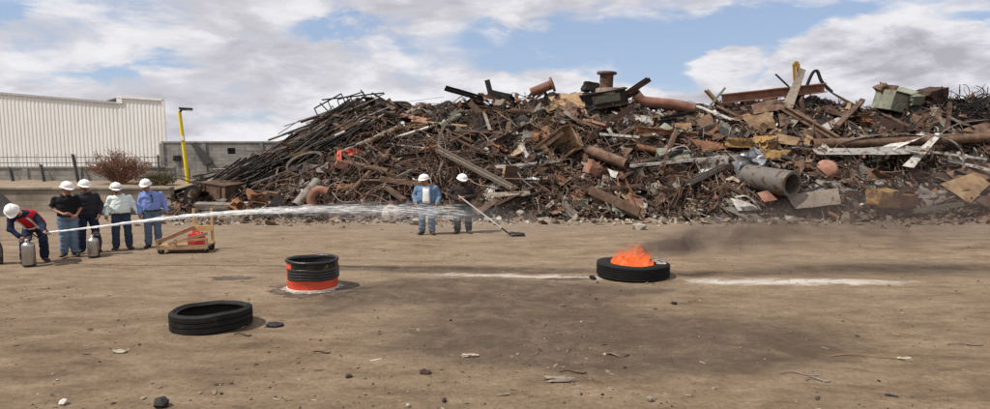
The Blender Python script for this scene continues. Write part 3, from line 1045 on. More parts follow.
pbox((214, 206), 32, 6, 0.6, 'dusty tan', 'pale broken concrete slab in front of the rust-brown steel box', 'concrete_slab', 'slab', (0.05, 0.04, 0.2), 0.1)
pbox((240, 205), 30, 5, 0.5, 'dusty', 'thin pale slab right of the rust-brown steel box', 'concrete_slab', 'slab', (0.02, -0.06, -0.1), 0.1)
panel([(175, 184), (196, 180), (205, 192), (180, 200)], 'black', 'black buckled sheet at the far left toe of the heap', 'buckled_sheet', crumple=0.12)
curve([(187, 204), (185, 196), (189, 188), (195, 187), (199, 191)], 0.14, 0.03, 'box', 'black', 'black curved fender strip left of the rust-brown box', 'curved_strip', lift=0.7)
panel([(192, 176), (236, 166), (240, 172), (200, 182)], 'grey', 'dark grey flat sheet above the rust-brown box', 'flat_sheet', crumple=0.03, lift=0.4)
def rack():
    a, b = surf(250, 192, 0.5), surf(276, 180, 0.4)
    t0 = thing('steel_rack', 'dark rack frame with brown slats right of the rust-brown box', 'rack', (a.x, a.y, 0.3), R(8))
    q = MB()
    for z in (0, 0.95): q.box((0.6, 0, z + 0.2), (1.5, 0.06, 0.06), (0, R(-20), 0))
    for x in (0, 1.2): q.box((x, 0, 0.65 + x * 0.35 - .2), (0.06, 0.055, 1.0), (0, R(6), 0))
    q.build('frame', M_['black'], t0)
    for k in range(5):
        q = MB(); q.box((0.1 + 0.24 * k, 0.05, 0.5 + 0.085 * k), (0.14, 0.03, 0.85), (0, R(6), 0)); q.build('slat', M_['rust brown'], t0)
rack()
pbox((262, 199), 22, 12, 0.5, 'orange rust', 'crumpled orange-rust lump below the dark rack', 'crumpled_metal', 'scrap metal', (0.2, 0.1, 0.4), 0.5)
pbox((240, 206), 18, 9, 0.4, 'orange rust', 'small orange-rust lump at the heap foot by the slab', 'crumpled_metal', 'scrap metal', (0.5, 0.3, 1.4), 0.5)
bar((296, 207), (318, 182), 0.42, 0, 'pipe', 'grey', 'thick dark grey pipe leaning at the foot of the left flank', 'leaning_pipe', 'pipe', 0.5)
curve([(313, 207), (311, 198), (318, 190), (328, 192)], 0.30, 0, 'pipe', 'pinkish rust', 'reddish-rust pipe elbow beside the thick dark grey pipe', 'pipe_elbow', 'pipe', 0.5)
# oval loop frame
def loop():
    p = surf(306, 165, 0.45)
    pts = []
    for k in range(29):
        a = 2 * math.pi * k / 28
        x, z = 0.72 * math.cos(a) * (1 + 0.25 * math.sin(a)), 0.42 * math.sin(a)
        pts.append(p + Vector((x * math.cos(.35) - z * math.sin(.35), -0.1 * x, x * math.sin(.35) + z * math.cos(.35))))
    q = MB(); q.sweep(pts, section('box', 0.09, 0.14, 0), 0, caps=False)
    hero(q, 'oval_frame', 'grey', 'dark grey oval loop frame on the left flank under the yellow bar', 'metal frame')
loop()
panel([(297, 166), (312, 158), (318, 170), (300, 176)], 'black', 'black sheet seen through the oval loop frame', 'black_sheet', crumple=0.05, lift=0.2)
bar((291, 156), (338, 138), 0.07, 0.07, 'box', 'yellow', 'thin yellow bar above the oval loop frame', 'yellow_bar', 'steel bar', 0.5)
bar((316, 149), (337, 141), 0.10, 0.05, 'box', 'blue', 'short blue bar under the yellow bar', 'blue_bar', 'steel bar', 0.5)
panel([(342, 149), (353, 146), (362, 151), (350, 156)], 'red', 'crumpled bright red sheet on the left half of the heap', 'red_sheet', crumple=0.14, lift=0.4)
panel([(337, 151), (342, 150), (341, 166), (336, 167)], 'red', 'upright red-orange strip left of the crumpled red sheet', 'red_strip', 'metal strip', crumple=0.1, lift=0.45)
pbox((342, 165), 12, 8, 0.3, 'pinkish rust', 'small salmon-coloured box below the crumpled red sheet', 'small_box', 'scrap box', (0.1, 0.3, 0.3), 0.15, 0.45)
pbox((375, 138), 14, 9, 0.4, 'orange rust', 'orange-rust crumple above the red sheet', 'crumpled_metal', 'scrap metal', (0.4, 0.2, 0.5), 0.4)
panel([(330, 116), (354, 110), (356, 118), (334, 124)], 'rust brown', 'brown bent sheet under the frames at the top of the left flank', 'bent_sheet', crumple=0.12)
# frames and white bars at the left summit
for i, (a, b, c, w, lab) in enumerate([((318, 118), (352, 99), 'black', 0.07, 'thin black bar at the summit of the left flank'), ((322, 100), (384, 93), 'black', 0.09, 'black flat bar topping the left summit'),
        ((320, 103), (345, 128), 'black', 0.05, 'black brace crossing the left summit frames'), ((346, 96), (362, 122), 'dark rust', 0.06, 'dark upright brace in the left summit frames'),
        ((372, 93), (398, 108), 'black', 0.12, 'black strip falling right from the left summit'), ((352, 122), (392, 106), 'white', 0.05, 'white thin rod under the left summit'), ((358, 128), (388, 112), 'white', 0.045, 'second white rod under the left summit, lower one'),
        ((366, 106), (372, 126), 'pale grey', 0.05, 'pale cross rod between the white rods'), ((355, 112), (362, 130), 'pale grey', 0.05, 'pale short rod left of the white rods'),
        ((278, 134), (300, 120), 'black', 0.05, 'thin black rod sticking out of the left slope skyline'), ((300, 120), (318, 119), 'black', 0.05, 'flat black rod on the left slope skyline'),
        ((340, 152), (398, 126), 'pale grey', 0.07, 'long pale grey bar above the red sheet'), ((398, 103), (444, 97), 'black', 0.02, 'thin wire rod on the skyline right of the left summit')]):
    bar(a, b, w, w * 0.6, 'box' if i % 3 else 'L', c, lab, 'summit_bar', 'steel bar', 0.45)
for i, (x, y) in enumerate([(330, 106), (352, 101), (340, 114)]):
    p = surf(x, y, 0.5)
    q = MB()
    w, h = r_(1.0, 1.5), r_(0.45, 0.7)
    for (c, s) in (((0, 0, h / 2), (w, 0.05, 0.045)), ((0, 0, -h / 2), (w, 0.05, 0.045)), ((-w / 2, 0, 0), (0.045, 0.05, h)), ((w / 2, 0, 0), (0.045, 0.05, h)), ((0, 0, 0), (0.04, 0.04, h))):
        q.box(c, s)
    o = hero(q, 'steel_lattice', 'black', ['black rectangular frame left of the left summit', 'black rectangular frame right on the left summit', 'black rectangular frame just under the left summit'][i], 'metal frame', False)
    o.location = p
    o.rotation_euler = (r_(-.5, .5), R([-28, -18, -30][i]), r_(-.4, .4))

# --- middle
bar((437, 149), (511, 187), 0.21, 0.14, 'U', 'dusty tan', 'long grey channel beam slanting down behind the two men', 'slanting_beam', 'steel beam', 0.7, roll=0.4)
panel([(500, 178), (506, 182), (491, 193), (482, 192)], 'pale grey', 'short pale bent strip at the foot of the long grey beam', 'bent_strip', 'metal strip', lift=0.5, crumple=0.08)
bar((508, 167), (506, 184), 0.36, 0.08, 'box', 'tan rusted', 'short upright tan board beside the long grey beam end', 'upright_board', 'board', 0.4)
bar((466, 150), (534, 160), 0.07, 0.07, 'L', 'rust brown', 'thin brown bar crossing above the long grey beam', 'thin_bar', 'steel bar', 0.45)
panel([(518, 146), (523, 145), (532, 160), (527, 162)], 'white', 'narrow white torn strip right of the thin brown bar', 'torn_strip', 'metal strip', lift=0.5, crumple=0.2)
panel([(495, 166), (537, 162), (534, 166), (497, 169)], 'pale grey', 'flat pale strip lying left of the tan hollow tank', 'flat_strip', 'metal strip', lift=0.5)
panel([(527, 178), (541, 176), (538, 182), (525, 183)], 'silver', 'small shiny sheet below the flat pale strip', 'shiny_sheet', lift=0.5)
panel([(485, 193), (530, 191), (530, 195), (486, 198)], 'dusty tan', 'low pale plank at the heap foot behind the shovel', 'low_plank', 'board', lift=0.5)
bar((386, 187), (404, 200), 0.28, 0.1, 'box', 'rust brown', 'brown board leaning left of the denim jacket man', 'leaning_board', 'board', 0.5)
curve([(437, 150), (441, 132), (452, 116), (462, 109)], 0.10, 0.02, 'box', 'dusty tan', 'grey curved strip arching above the long grey beam', 'curved_strip', lift=0.4)
curve([(447, 120), (458, 112), (472, 110)], 0.12, 0.02, 'box', 'pale grey', 'small pale arched strip near the middle skyline', 'curved_strip', lift=0.4)
bar((484, 112), (490, 130), 0.14, 0.02, 'box', 'dusty tan', 'grey upright flat strip near the middle skyline', 'flat_strip', 'metal strip', 0.4)
bar((445, 88), (484, 99), 0.30, 0.14, 'U', 'black', 'dark channel lying on the middle skyline', 'skyline_channel', 'steel beam', 0.0, roll=0.5)
bar((478, 94), (502, 101), 0.34, 0.1, 'box', 'rust brown', 'brown plank right of the dark skyline channel', 'skyline_plank', 'board', 0.0)
bar((487, 80), (492, 99), 0.24, 0.12, 'I', 'black', 'short black post sticking up from the middle skyline', 'skyline_post', 'steel beam', 0.0)
bar((490, 93), (512, 98), 0.2, 0.3, 'U', 'black', 'black channel at the foot of the short black post', 'skyline_channel', 'steel beam', 0.0)

def flanged(p, axis, L, r, rf, m, label, name='flanged_pipe'):
    t0 = thing(name, label, 'pipe', p)
    t0.rotation_euler = Vector(axis).to_track_quat('Z', 'Y').to_euler()
    q = MB(); hollow(q, [(0, 0, 0), (0, 0, L * .5), (0, 0, L)], r, 0.15, 20); q.build('pipe_body', M_[m], t0, True)
    q = MB(); q.lathe([(r * .86, L - .03), (rf, L - .03), (rf, L + .06), (r * .86, L + .06), (r * .86, L - .03)], 22); q.build('flange', M_[m], t0, True)
    return t0
a = surf(531, 92); b = at(551, 84, a.y - 0.2)
flanged((a.x, a.y - .2, a.z - .05), (b - a).normalized(), 1.0, 0.21, 0.34, 'pinkish rust', 'reddish flanged pipe stub lying on the skyline left of the tan panel')
p = surf(606, 90); p = at(606, 89, 27.2)
flanged((p.x, 27.2, p.z), (0.04, 0, 1), 0.68, 0.30, 0.44, 'rust brown', 'upright rusty flanged chimney stub on top of the heap', 'chimney_stub')
q = MB(); q.lathe([(0.0, 0), (0.60, 0), (0.56, 0.30), (0.34, 0.32), (0.0, 0.32)], 20)
o = hero(q, 'round_base', 'dusty tan', 'round rusty base under the flanged chimney stub', 'metal drum'); o.location = (p.x + .1, 27.2, p.z - 0.28)
panel([(548, 97), (582, 92), (588, 118), (560, 112)], 'tan rusted', 'ochre panel on the skyline below the flanged pipe', 'ochre_panel', crumple=0.03, lift=0.3)
def cabinet():
    p = surf(604, 99, 0.6)
    t0 = thing('machine_cabinet', 'dark green-black machine cabinet below the chimney stub', 'machine', (p.x, p.y, p.z - .25))
    t0.rotation_euler = (R(8), R(-9), R(-6))
    q = MB(); q.box((0, 0, 0.25), (1.95, 0.8, 0.62)); q.build('cabinet_body', M_['black'], t0)
    q = MB(); q.box((0.1, -0.42, 0.28), (1.2, 0.04, 0.34)); q.build('front_panel', M_['greenish grey'], t0)
    q = MB(); q.box((0, -0.05, 0.58), (2.1, 0.95, 0.05)); q.build('top_rail', M_['black'], t0)
    q = MB(); q.box((0, -0.05, -0.08), (2.1, 0.95, 0.05)); q.build('bottom_rail', M_['dark rust'], t0)
cabinet()
pbox((590, 87), 14, 8, 0.5, 'black', 'small black box left of the chimney stub', 'black_box', 'scrap box', (0, 0.1, 0.2), 0.15, 0.0)
bar((619, 99), (649, 79), 0.34, 0.2, 'U', 'dark rust', 'dark channel beam pointing up right beside the chimney stub', 'raised_beam', 'steel beam', 0.2, roll=0.2)
bar((612, 102), (640, 92), 0.22, 0.2, 'I', 'dark rust', 'dark beam under the raised channel beam', 'lower_beam', 'steel beam', 0.2)
curve([(636, 95), (642, 101), (655, 103), (675, 105), (693, 109)], 0.50, 0, 'pipe', 'pinkish rust', 'thick reddish elbow pipe on the skyline right of the raised beam', 'elbow_pipe', 'pipe', 0.3)
# tan hollow tank with a dark opening
def hollow_tank():
    p = surf(557, 149, 0.5)
    t0 = thing('hollow_tank', 'large tan rusted steel box tank with a dark opening mid-heap', 'steel tank', (p.x, p.y, p.z))
    t0.rotation_euler = (R(6), R(-34), R(-32))
    w, d, h = 1.7, 1.0, 1.05
    for nm, c, s in (('back_panel', (0, d / 2, 0), (w, .03, h)), ('top_panel', (0, 0, h / 2 + .02), (w, d, .03)), ('bottom_panel', (0, 0, -h / 2 - .02), (w, d, .03)), ('end_panel', (-w / 2, 0, 0), (.03, d - .04, h - .01))):
        q = MB(); q.box(c, s); q.build(nm, M_['tan rusted'], t0)
    q = MB(); q.box((-w * .28, -d / 2, 0), (w * .44, .03, h)); q.build('front_panel', M_['tan rusted'], t0)
    q = MB(); q.box((w * .2, -d / 2, h * .36), (w * .52, .03, h * .28)); q.build('front_panel', M_['rust brown'], t0)
    for s in (-1, 1):
        q = MB(); q.box((0, -d / 2 - .03, s * h * .48), (w * 1.02, .05, .08)); q.build('edge_rib', M_['rust brown'], t0)
hollow_tank()
panel([(524, 134), (548, 126), (550, 136), (528, 144)], 'orange rust', 'orange-brown sheet left of the tan hollow tank', 'rust_sheet', crumple=0.1, lift=0.4)
panel([(618, 148), (650, 127), (656, 134), (630, 150)], 'pale grey', 'pale grey flat panel leaning right above the burning tyre', 'pale_sheet', lift=0.5, crumple=0.03)
bar((600, 134), (640, 137), 0.16, 0.1, 'L', 'white', 'white rail left of the pale grey leaning panel', 'white_rail', 'steel bar', 0.45)
bar((608, 128), (616, 142), 0.12, 0.08, 'L', 'white', 'short white upright on the white rail', 'white_upright', 'steel bar', 0.5)
bar((588, 150), (626, 164), 0.40, 0, 'pipe', 'rust brown', 'brown pipe lying below the white rail', 'brown_pipe', 'pipe', 0.5)
pbox((593, 168), 15, 12, 0.4, 'pinkish rust', 'pinkish pleated lump below the brown pipe', 'pleated_lump', 'scrap metal', (0.2, 0.3, 0.5), 0.3, 0.5)
panel([(608, 169), (618, 172), (616, 178), (611, 177)], 'white', 'small white torn sheet right of the pinkish lump', 'torn_sheet', lift=0.55)
bar((590, 190), (640, 212), 0.12, 0.3, 'box', 'rust brown', 'brown plank near the foot of the heap above the burning tyre', 'brown_plank', 'board', 0.5)
panel([(602, 196), (630, 203), (634, 210), (606, 202)], 'tan rusted', 'tan tilted board at the heap foot above the burning tyre', 'tilted_board', 'board', lift=0.55)
panel([(655, 148), (688, 150), (692, 162), (662, 160)], 'greenish grey', 'green-grey bonnet panel above the long white pole', 'bonnet_panel', lift=0.5, crumple=0.05)
bar((630, 166), (728, 157), 0.16, 0.10, 'box', 'white', 'long white pole lying across the heap right of the brown pipe', 'white_pole', 'pole', 0.55)
pbox((672, 166), 16, 13, 0.4, 'rust brown', 'brown rusty square box under the long white pole', 'square_box', 'scrap box', (0.1, 0.05, 0.2), 0.06, 0.5)
panel([(690, 139), (722, 143), (726, 149), (702, 152)], 'orange rust', 'orange-rust torn sheet above the long white pole', 'torn_rust_sheet', crumple=0.1, lift=0.45)
bar((688, 183), (727, 165), 0.22, 0.16, 'U', 'grey', 'grey channel bar below the right end of the white pole', 'grey_channel', 'steel beam', 0.5)
panel([(636, 141), (665, 146), (660, 152), (634, 150)], 'rust brown', 'brown sheet left of the green-grey bonnet panel', 'brown_sheet', crumple=0.1, lift=0.45)
curve([(664, 158), (670, 150), (684, 146), (690, 152)], 0.10, 0.03, 'box', 'white', 'small white arched strip beside the bonnet panel', 'arched_strip', lift=0.6)
bar((706, 90), (722, 108), 0.30, 0.1, 'U', 'tan rusted', 'tan channel leaning on the skyline right of the elbow pipe', 'skyline_channel', 'steel beam', 0.2)
bar((724, 88), (704, 112), 0.32, 0.1, 'L', 'greenish grey', 'greenish angle plate crossing the tan skyline channel', 'skyline_plate', 'steel plate', 0.3)
bar((697, 106), (733, 120), 0.28, 0.05, 'box', 'white', 'pale flat bar below the crossed skyline channels', 'pale_bar', 'steel bar', 0.45)
bar((722, 99), (824, 88), 0.50, 0.42, 'I', 'pinkish rust', 'big reddish girder along the skyline right of centre', 'skyline_girder', 'steel beam', 0.3)
panel([(800, 68), (806, 70), (793, 108), (782, 106)], 'dusty tan', 'dusty narrow plate standing across the skyline girder', 'standing_plate', 'steel plate', lift=0.6, crumple=0.04)
bar((776, 74), (795, 92), 0.12, 0.08, 'L', 'black', 'thin dark bar sticking up left of the standing plate', 'raised_bar', 'steel bar', 0.2)
curve([(806, 88), (812, 74), (817, 71), (822, 82), (832, 92)], 0.12, 0.10, 'box', 'black', 'dark bent hook bar on the skyline right of the standing plate', 'hook_bar', 'steel bar', 0.1)
panel([(824, 88), (832, 92), (866, 110), (850, 106)], 'rust brown', 'brown long plate sloping down right from the girder', 'sloping_plate', 'steel plate', lift=0.2, crumple=0.03)
bar((784, 108), (838, 139), 0.22, 0.22, 'I', 'rust brown', 'brown beam slanting down right under the girder', 'slanting_girder', 'steel beam', 0.5)
panel([(816, 128), (838, 117), (844, 121), (826, 132)], 'pale grey', 'pale grey plate right of the slanting brown beam', 'pale_plate', 'steel plate', lift=0.5)
panel([(738, 105), (775, 98), (790, 108), (745, 116)], 'rust brown', 'brown flattened sheet under the skyline girder', 'flattened_sheet', crumple=0.08, lift=0.4)
panel([(742, 118), (770, 112), (776, 128), (752, 130)], 'tan rusted', 'tan ribbed sheet below the flattened brown sheet', 'ribbed_sheet', crumple=0.1, lift=0.45)
pbox((739, 143), 24, 9, 0.4, 'yellow', 'yellow crumpled block left of centre-right yellow parts', 'yellow_block', 'scrap metal', (0, 0.05, 0.2), 0.2, 0.5)
pbox((766, 144), 24, 12, 0.5, 'yellow', 'yellow-brown bent housing right of the yellow block', 'yellow_housing', 'scrap metal', (0.1, -0.2, 0.5), 0.35, 0.5)
panel([(754, 150), (790, 150), (784, 160), (760, 158)], 'yellow', 'torn yellow sheet below the yellow housing', 'yellow_sheet', crumple=0.15, lift=0.55)
panel([(775, 133), (800, 138), (796, 146), (778, 143)], 'tan rusted', 'speckled tan plate above the torn yellow sheet', 'speckled_plate', 'steel plate', lift=0.5)
# wide tan pipe with a dark mouth
pa, pb = surf(752, 178, 0.7), surf(778, 183, 1.35)
q = MB(); hollow(q, [pa + Vector((-.1, .45, .06)), pa.lerp(pb, .5) + Vector((.05, -.05, .03)), pb + Vector((.22, -.6, 0))], 0.46, 0.22, 24)
hero(q, 'wide_pipe', 'grey', 'wide grey-tan pipe with a dark open mouth facing the yard', 'pipe')
pbox((752, 167), 28, 20, 0.6, 'silver', 'crumpled shiny foil heap left of the wide pipe', 'foil_bundle', 'scrap metal', (0.3, 0.2, 0.6), 0.9, 0.45, 6)
curve([(736, 197), (746, 196), (754, 202), (760, 210)], 0.2, 0.03, 'box', 'white', 'white curved strip at the heap foot below the wide pipe', 'curved_strip', lift=0.6)
panel([(730, 198), (748, 202), (762, 210), (738, 211)], 'pale grey', 'pale flat sheet beneath the white curved strip', 'flat_sheet', lift=0.5, crumple=0.04)
panel([(757, 193), (768, 190), (778, 200), (764, 202)], 'pinkish rust', 'small reddish plate just below the wide pipe', 'small_plate', 'steel plate', lift=0.6)
def tank_end():
    p = surf(826, 169, 0.5)
    q = MB(); q.lathe([(0.0, .20), (.16, .185), (.29, .13), (.37, .04), (.39, -.02), (.39, -.42), (.36, -.42), (.36, -.02), (.0, .0)], 24)
    q.v = [(x * (1 + .12 * nz(x * 4, y * 4, z * 3)), y * (1 + .12 * nz(x * 4, y * 4 + 3, z * 3)), z) for x, y, z in q.v]
    o = hero(q, 'tank_end', 'pinkish rust', 'pinkish domed tank end right of the wide pipe', 'tank'); o.location = p; o.rotation_euler = (R(48), R(-62), 0)
tank_end()
panel([(786, 195), (838, 188), (841, 204), (795, 209)], 'dusty tan', 'broad grey plate at the heap foot right of the wide pipe', 'broad_plate', 'steel plate', lift=0.6, crumple=0.02)
pbox((846, 197), 18, 16, 0.4, 'grey', 'grey box behind the broad grey plate', 'grey_box', 'scrap box', (0.2, 0.1, 0.3), 0.1, 0.3)
# --- right
bar((812, 144), (1010, 137), 0.40, 0, 'pipe', 'rust brown', 'long brown pipe lying level across the right end of the heap', 'long_pipe', 'pipe', 0.5)
panel([(812, 149), (934, 146), (930, 154), (818, 155)], 'pale grey', 'long pale sheet lying below the long brown pipe', 'long_sheet', lift=0.7, crumple=0.02)
curve([(838, 143), (868, 136), (900, 134), (930, 137)], 0.30, 0.03, 'box', 'grey', 'grey bowed strip over the long brown pipe', 'bowed_strip', lift=0.75)
panel([(866, 153), (922, 132), (926, 136), (873, 158)], 'white', 'white strip rising right to the crossing point', 'rising_strip', 'metal strip', lift=1.25, crumple=0.02)
panel([(902, 166), (936, 133), (942, 134), (914, 168)], 'pale grey', 'pale strip crossing behind the white rising strip', 'crossing_strip', 'metal strip', lift=1.1, crumple=0.02)
bar((910, 149), (986, 159), 0.22, 0.08, 'box', 'white', 'white flat bar running right from the crossed strips', 'white_flat_bar', 'steel bar', 1.0)
curve([(928, 150), (938, 136), (958, 124), (985, 120)], 0.05, 0.05, 'round', 'grey', 'thin grey arched pipe over the right end', 'arched_pipe', 'pipe', 0.9)
curve([(924, 133), (950, 140), (962, 152), (964, 168)], 0.07, 0.05, 'box', 'pale grey', 'thin pale strip bending down right of the crossed strips', 'bending_strip', 'metal strip', 0.8)
bar((948, 160), (990, 170), 0.16, 0.1, 'L', 'white', 'short white rail near the right edge of the photo', 'white_rail', 'steel bar', 0.6)
panel([(960, 131), (985, 122), (1000, 128), (1000, 138), (964, 140)][:4], 'rust brown', 'brown rounded sheet above the long pipe at the right edge', 'rounded_sheet', lift=0.6, crumple=0.08)
def green_bin():
    p = surf(891, 103, 0.3)
    t0 = thing('open_bin', 'green-grey open bin on the skyline at the right', 'bin', (p.x, p.y, p.z - .35))
    t0.rotation_euler = (R(10), R(8), R(22))
    q = MB()
    w, d, h = 1.3, 0.9, 0.85
    q.box((0, -d / 2, h / 2), (w, .03, h)); q.box((0, d / 2, h / 2), (w, .03, h)); q.box((-w / 2 - .02, 0, h / 2), (.03, d + .04, h)); q.box((w / 2 + .02, 0, h / 2), (.03, d + .04, h)); q.box((0, 0, 0), (w - .05, d - .05, .03))
    q.build('bin_body', M_['greenish grey'], t0)
    q = MB(); q.box((-.5, .1, h + .05), (.06, .8, .4), (0, R(28), 0)); q.build('lid', M_['dark rust'], t0)
    q = MB(); q.box((.45, 0, h + .10), (.75, .9, .04), (R(10), R(-24), 0)); q.build('lid', M_['greenish grey'], t0)
    q = MB(); q.box((0, -d / 2 - .035, h * .93), (w * 1.04, .04, .07)); q.build('rim', M_['dark rust'], t0)
green_bin()
pbox((883, 91), 14, 8, 0.5, 'rust brown', 'brown dented box tipped on the green-grey bin', 'dented_box', 'scrap box', (0.5, 0.75, 0.5), 0.25, 0.1)
pbox((931, 95), 26, 12, 0.8, 'dark rust', 'dark dented box on the skyline right of the bin', 'dented_box', 'scrap box', (0.1, -0.2, 0.4), 0.2, 0.2)
pbox((913, 99), 14, 9, 0.6, 'greenish grey', 'small grey-green box between bin and dark dented box', 'dented_box', 'scrap box', (0.3, -0.1, 0.2), 0.2, 0.3)
pbox((884, 198), 28, 16, 0.6, 'yellow', 'orange-yellow machine casting at the heap foot on the right', 'machine_casting', 'machine part', (0.1, 0.06, 0.3), 0.18, 0.6, 4)
pbox((904, 201), 20, 13, 0.5, 'orange rust', 'orange-rust block joined beside the yellow casting', 'rust_block', 'machine part', (0.0, -0.06, 0.1), 0.14, 0.65)
bar((914, 211), (962, 204), 0.2, 0.14, 'U', 'greenish grey', 'pale green channel on the ground right of the orange blocks', 'green_channel', 'steel beam', 0.6)
panel([(940, 184), (975, 172), (990, 184), (970, 204)], 'tan rusted', 'big brown plate leaning at the right foot of the heap', 'leaning_plate', 'steel plate', lift=0.6, crumple=0.03)
panel([(946, 172), (988, 163), (1004, 175), (960, 186)], 'rust brown', 'brown plate above the big leaning plate at the right edge', 'upper_plate', 'steel plate', lift=0.55, crumple=0.06)
panel([(976, 200), (1010, 186), (1020, 200), (990, 210)], 'rust brown', 'brown sheet at the right edge of the heap foot', 'edge_sheet', lift=0.6, crumple=0.06)
# dark wire bale at right skyline
def bale():
    c = surf(972, 112, 0.2)
    q = MB()
    for i in range(320):
        p = c + Vector((random.gauss(0, .55), random.gauss(0, .35), random.gauss(0, .38)))
        d = Vector((random.gauss(0, 1), random.gauss(0, 1), random.gauss(0, 1))).normalized()
        ax = Vector((random.gauss(0, 1), random.gauss(0, 1), random.gauss(0, 1))).normalized()
        pts = []
        for k in range(7):
            pts.append(p.copy()); p = p + d * 0.14; d = (Matrix.Rotation(r_(.1, .6), 3, ax) @ d).normalized()
        q.tube(pts, r_(.008, .02), 4)
    hero(q, 'wire_bale', 'black', 'round dark bale of tangled wire on the right skyline', 'wire bale')
bale()
# pale hub block left of the men
def hub():
    p = ground(391, 222)
    t0 = thing('hub_block', 'pale round hub with rusty centre left of the denim jacket man', 'wheel hub', (p.x, p.y + .1, 0.25))
    t0.rotation_euler = (R(74), R(0), R(12))
    q = MB(); q.lathe([(0.10, -.13), (.26, -.13), (.31, -.08), (.32, .08), (.26, .13), (.10, .13), (.10, -.13)], 14)
    q.v = [(x * (1 + .16 * nz(x * 4, y * 4, z * 4)), y * (1 + .16 * nz(x * 4, y * 4, z * 4 + 5)), z * (1 + .5 * nz(x * 5, y * 5, 2))) for x, y, z in q.v]
    q.build('disc', plain('dusty_hub', (.27, .225, .175), .95, v=.3, bump=.8), t0)
    q = MB(); q.lathe([(0.02, -.1), (.105, -.1), (.105, .10), (.02, .10)], 14); q.build('core', M_['rust brown'], t0)
hub()
for i, (px, py, s, lab) in enumerate([(417, 224, 0.22, 'dusty boulder between the pale hub and the denim jacket man'), (545, 217, 0.2, 'dusty brown stone at the heap foot right of the shovel'), (365, 218, 0.16, 'pale stone left of the pale round hub'), (330, 214, 0.2, 'dusty stone below the reddish pipe elbow'), (508, 214, 0.25, 'dusty boulder behind the shovel handle'), (480, 212, 0.22, 'dusty boulder right behind the dark-clothed man')]):
    q = MB(); stone(q, (0, 0, 0), s, 0.7)
    o = hero(q, 'boulder', 'dusty', lab, 'stone', False)
    g = ground(px, py); o.location = (g.x, g.y, s * .4)

# more mid-size sheets and beams filling the big-piece look of the right half
BIGL = ['leaning', 'tilted', 'buckled', 'folded', 'flattened', 'torn']
for i in range(230):
    px = r_(515, 1000) if i % 4 else r_(335, 530)
    top = sil_y(px) + 8
    py = top + (204 - top) * random.random()
    if not free(px, py): continue
    c = random.choices(['rust brown', 'dark rust', 'tan rusted', 'grey', 'pale grey', 'orange rust', 'greenish grey', 'pinkish rust', 'white', 'black'], [24, 22, 7, 8, 4, 5, 4, 4, 1.0, 18])[0]
    band = 'high' if py < 125 else ('midway' if py < 165 else 'low')
    if i % 2:
        w, h = r_(12, 38), r_(6, 16)
        ang = random.gauss(0, 0.45)
        cs, sn = math.cos(ang), math.sin(ang)
        quad = [(px + x * cs - y * sn, py + x * sn + y * cs) for x, y in ((-w / 2 * r_(.6, 1), -h / 2 * r_(.6, 1)), (w / 2 * r_(.6, 1), -h / 2 * r_(.4, 1)), (w / 2, h / 2 * r_(.5, 1)), (-w / 2 * r_(.7, 1), h / 2))]
        wd = random.choice(BIGL)
        o = panel(quad, c, 'large %s %s sheet %s up, %s' % (wd, c, band, zone_of(px)), 'large_sheet', crumple=r_(.03, .16), k=r_(-.2, .9), lift=r_(.05, .45))
    else:
        L = r_(20, 60)
        ang = random.gauss(0, 0.5)
        sect = random.choice(['L', 'U', 'I', 'box', 'pipe'])
        o = bar((px - L / 2 * math.cos(ang), py - L / 2 * math.sin(ang)), (px + L / 2 * math.cos(ang), py + L / 2 * math.sin(ang)), r_(.1, .26), r_(.08, .2), sect, c,
                'long %s %s %s up, %s' % (c, {'L': 'angle', 'U': 'channel', 'I': 'girder', 'box': 'bar', 'pipe': 'pipe'}[sect], band, zone_of(px)), {'L': 'long_angle', 'U': 'long_channel', 'I': 'long_girder', 'box': 'long_bar', 'pipe': 'long_pipe'}[sect], 'pipe' if sect == 'pipe' else 'steel bar', r_(.05, .3), r_(0, 3))
    o['group'] = 'larger pieces: ' + o['label']

# ------------------------------------------------------------------ background on the left
def corr_wall(name, x0, x1, z0, z1a, z1b, y, pitch, m, parent):
    """vertical corrugated sheet with a sloping top"""
    q = MB()
    n = int((x1 - x0) / pitch)
    xs_ = []
    for i in range(n):
        for f, d in ((0, 0), (.3, 0), (.42, .024), (.80, .024), (.92, 0)):
            xs_.append((x0 + (i + f) * pitch, d))
    xs_.append((x1, 0))
    vs, fs = [], []
    for x, d in xs_:
        f = (x - x0) / (x1 - x0)
        vs += [(x, y - d, z0), (x, y - d, z1a + (z1b - z1a) * f)]
    for i in range(len(xs_) - 1):
        fs.append((2 * i, 2 * i + 2, 2 * i + 3, 2 * i + 1))
    q.add(vs, fs)
    return q.build(name, m, parent)

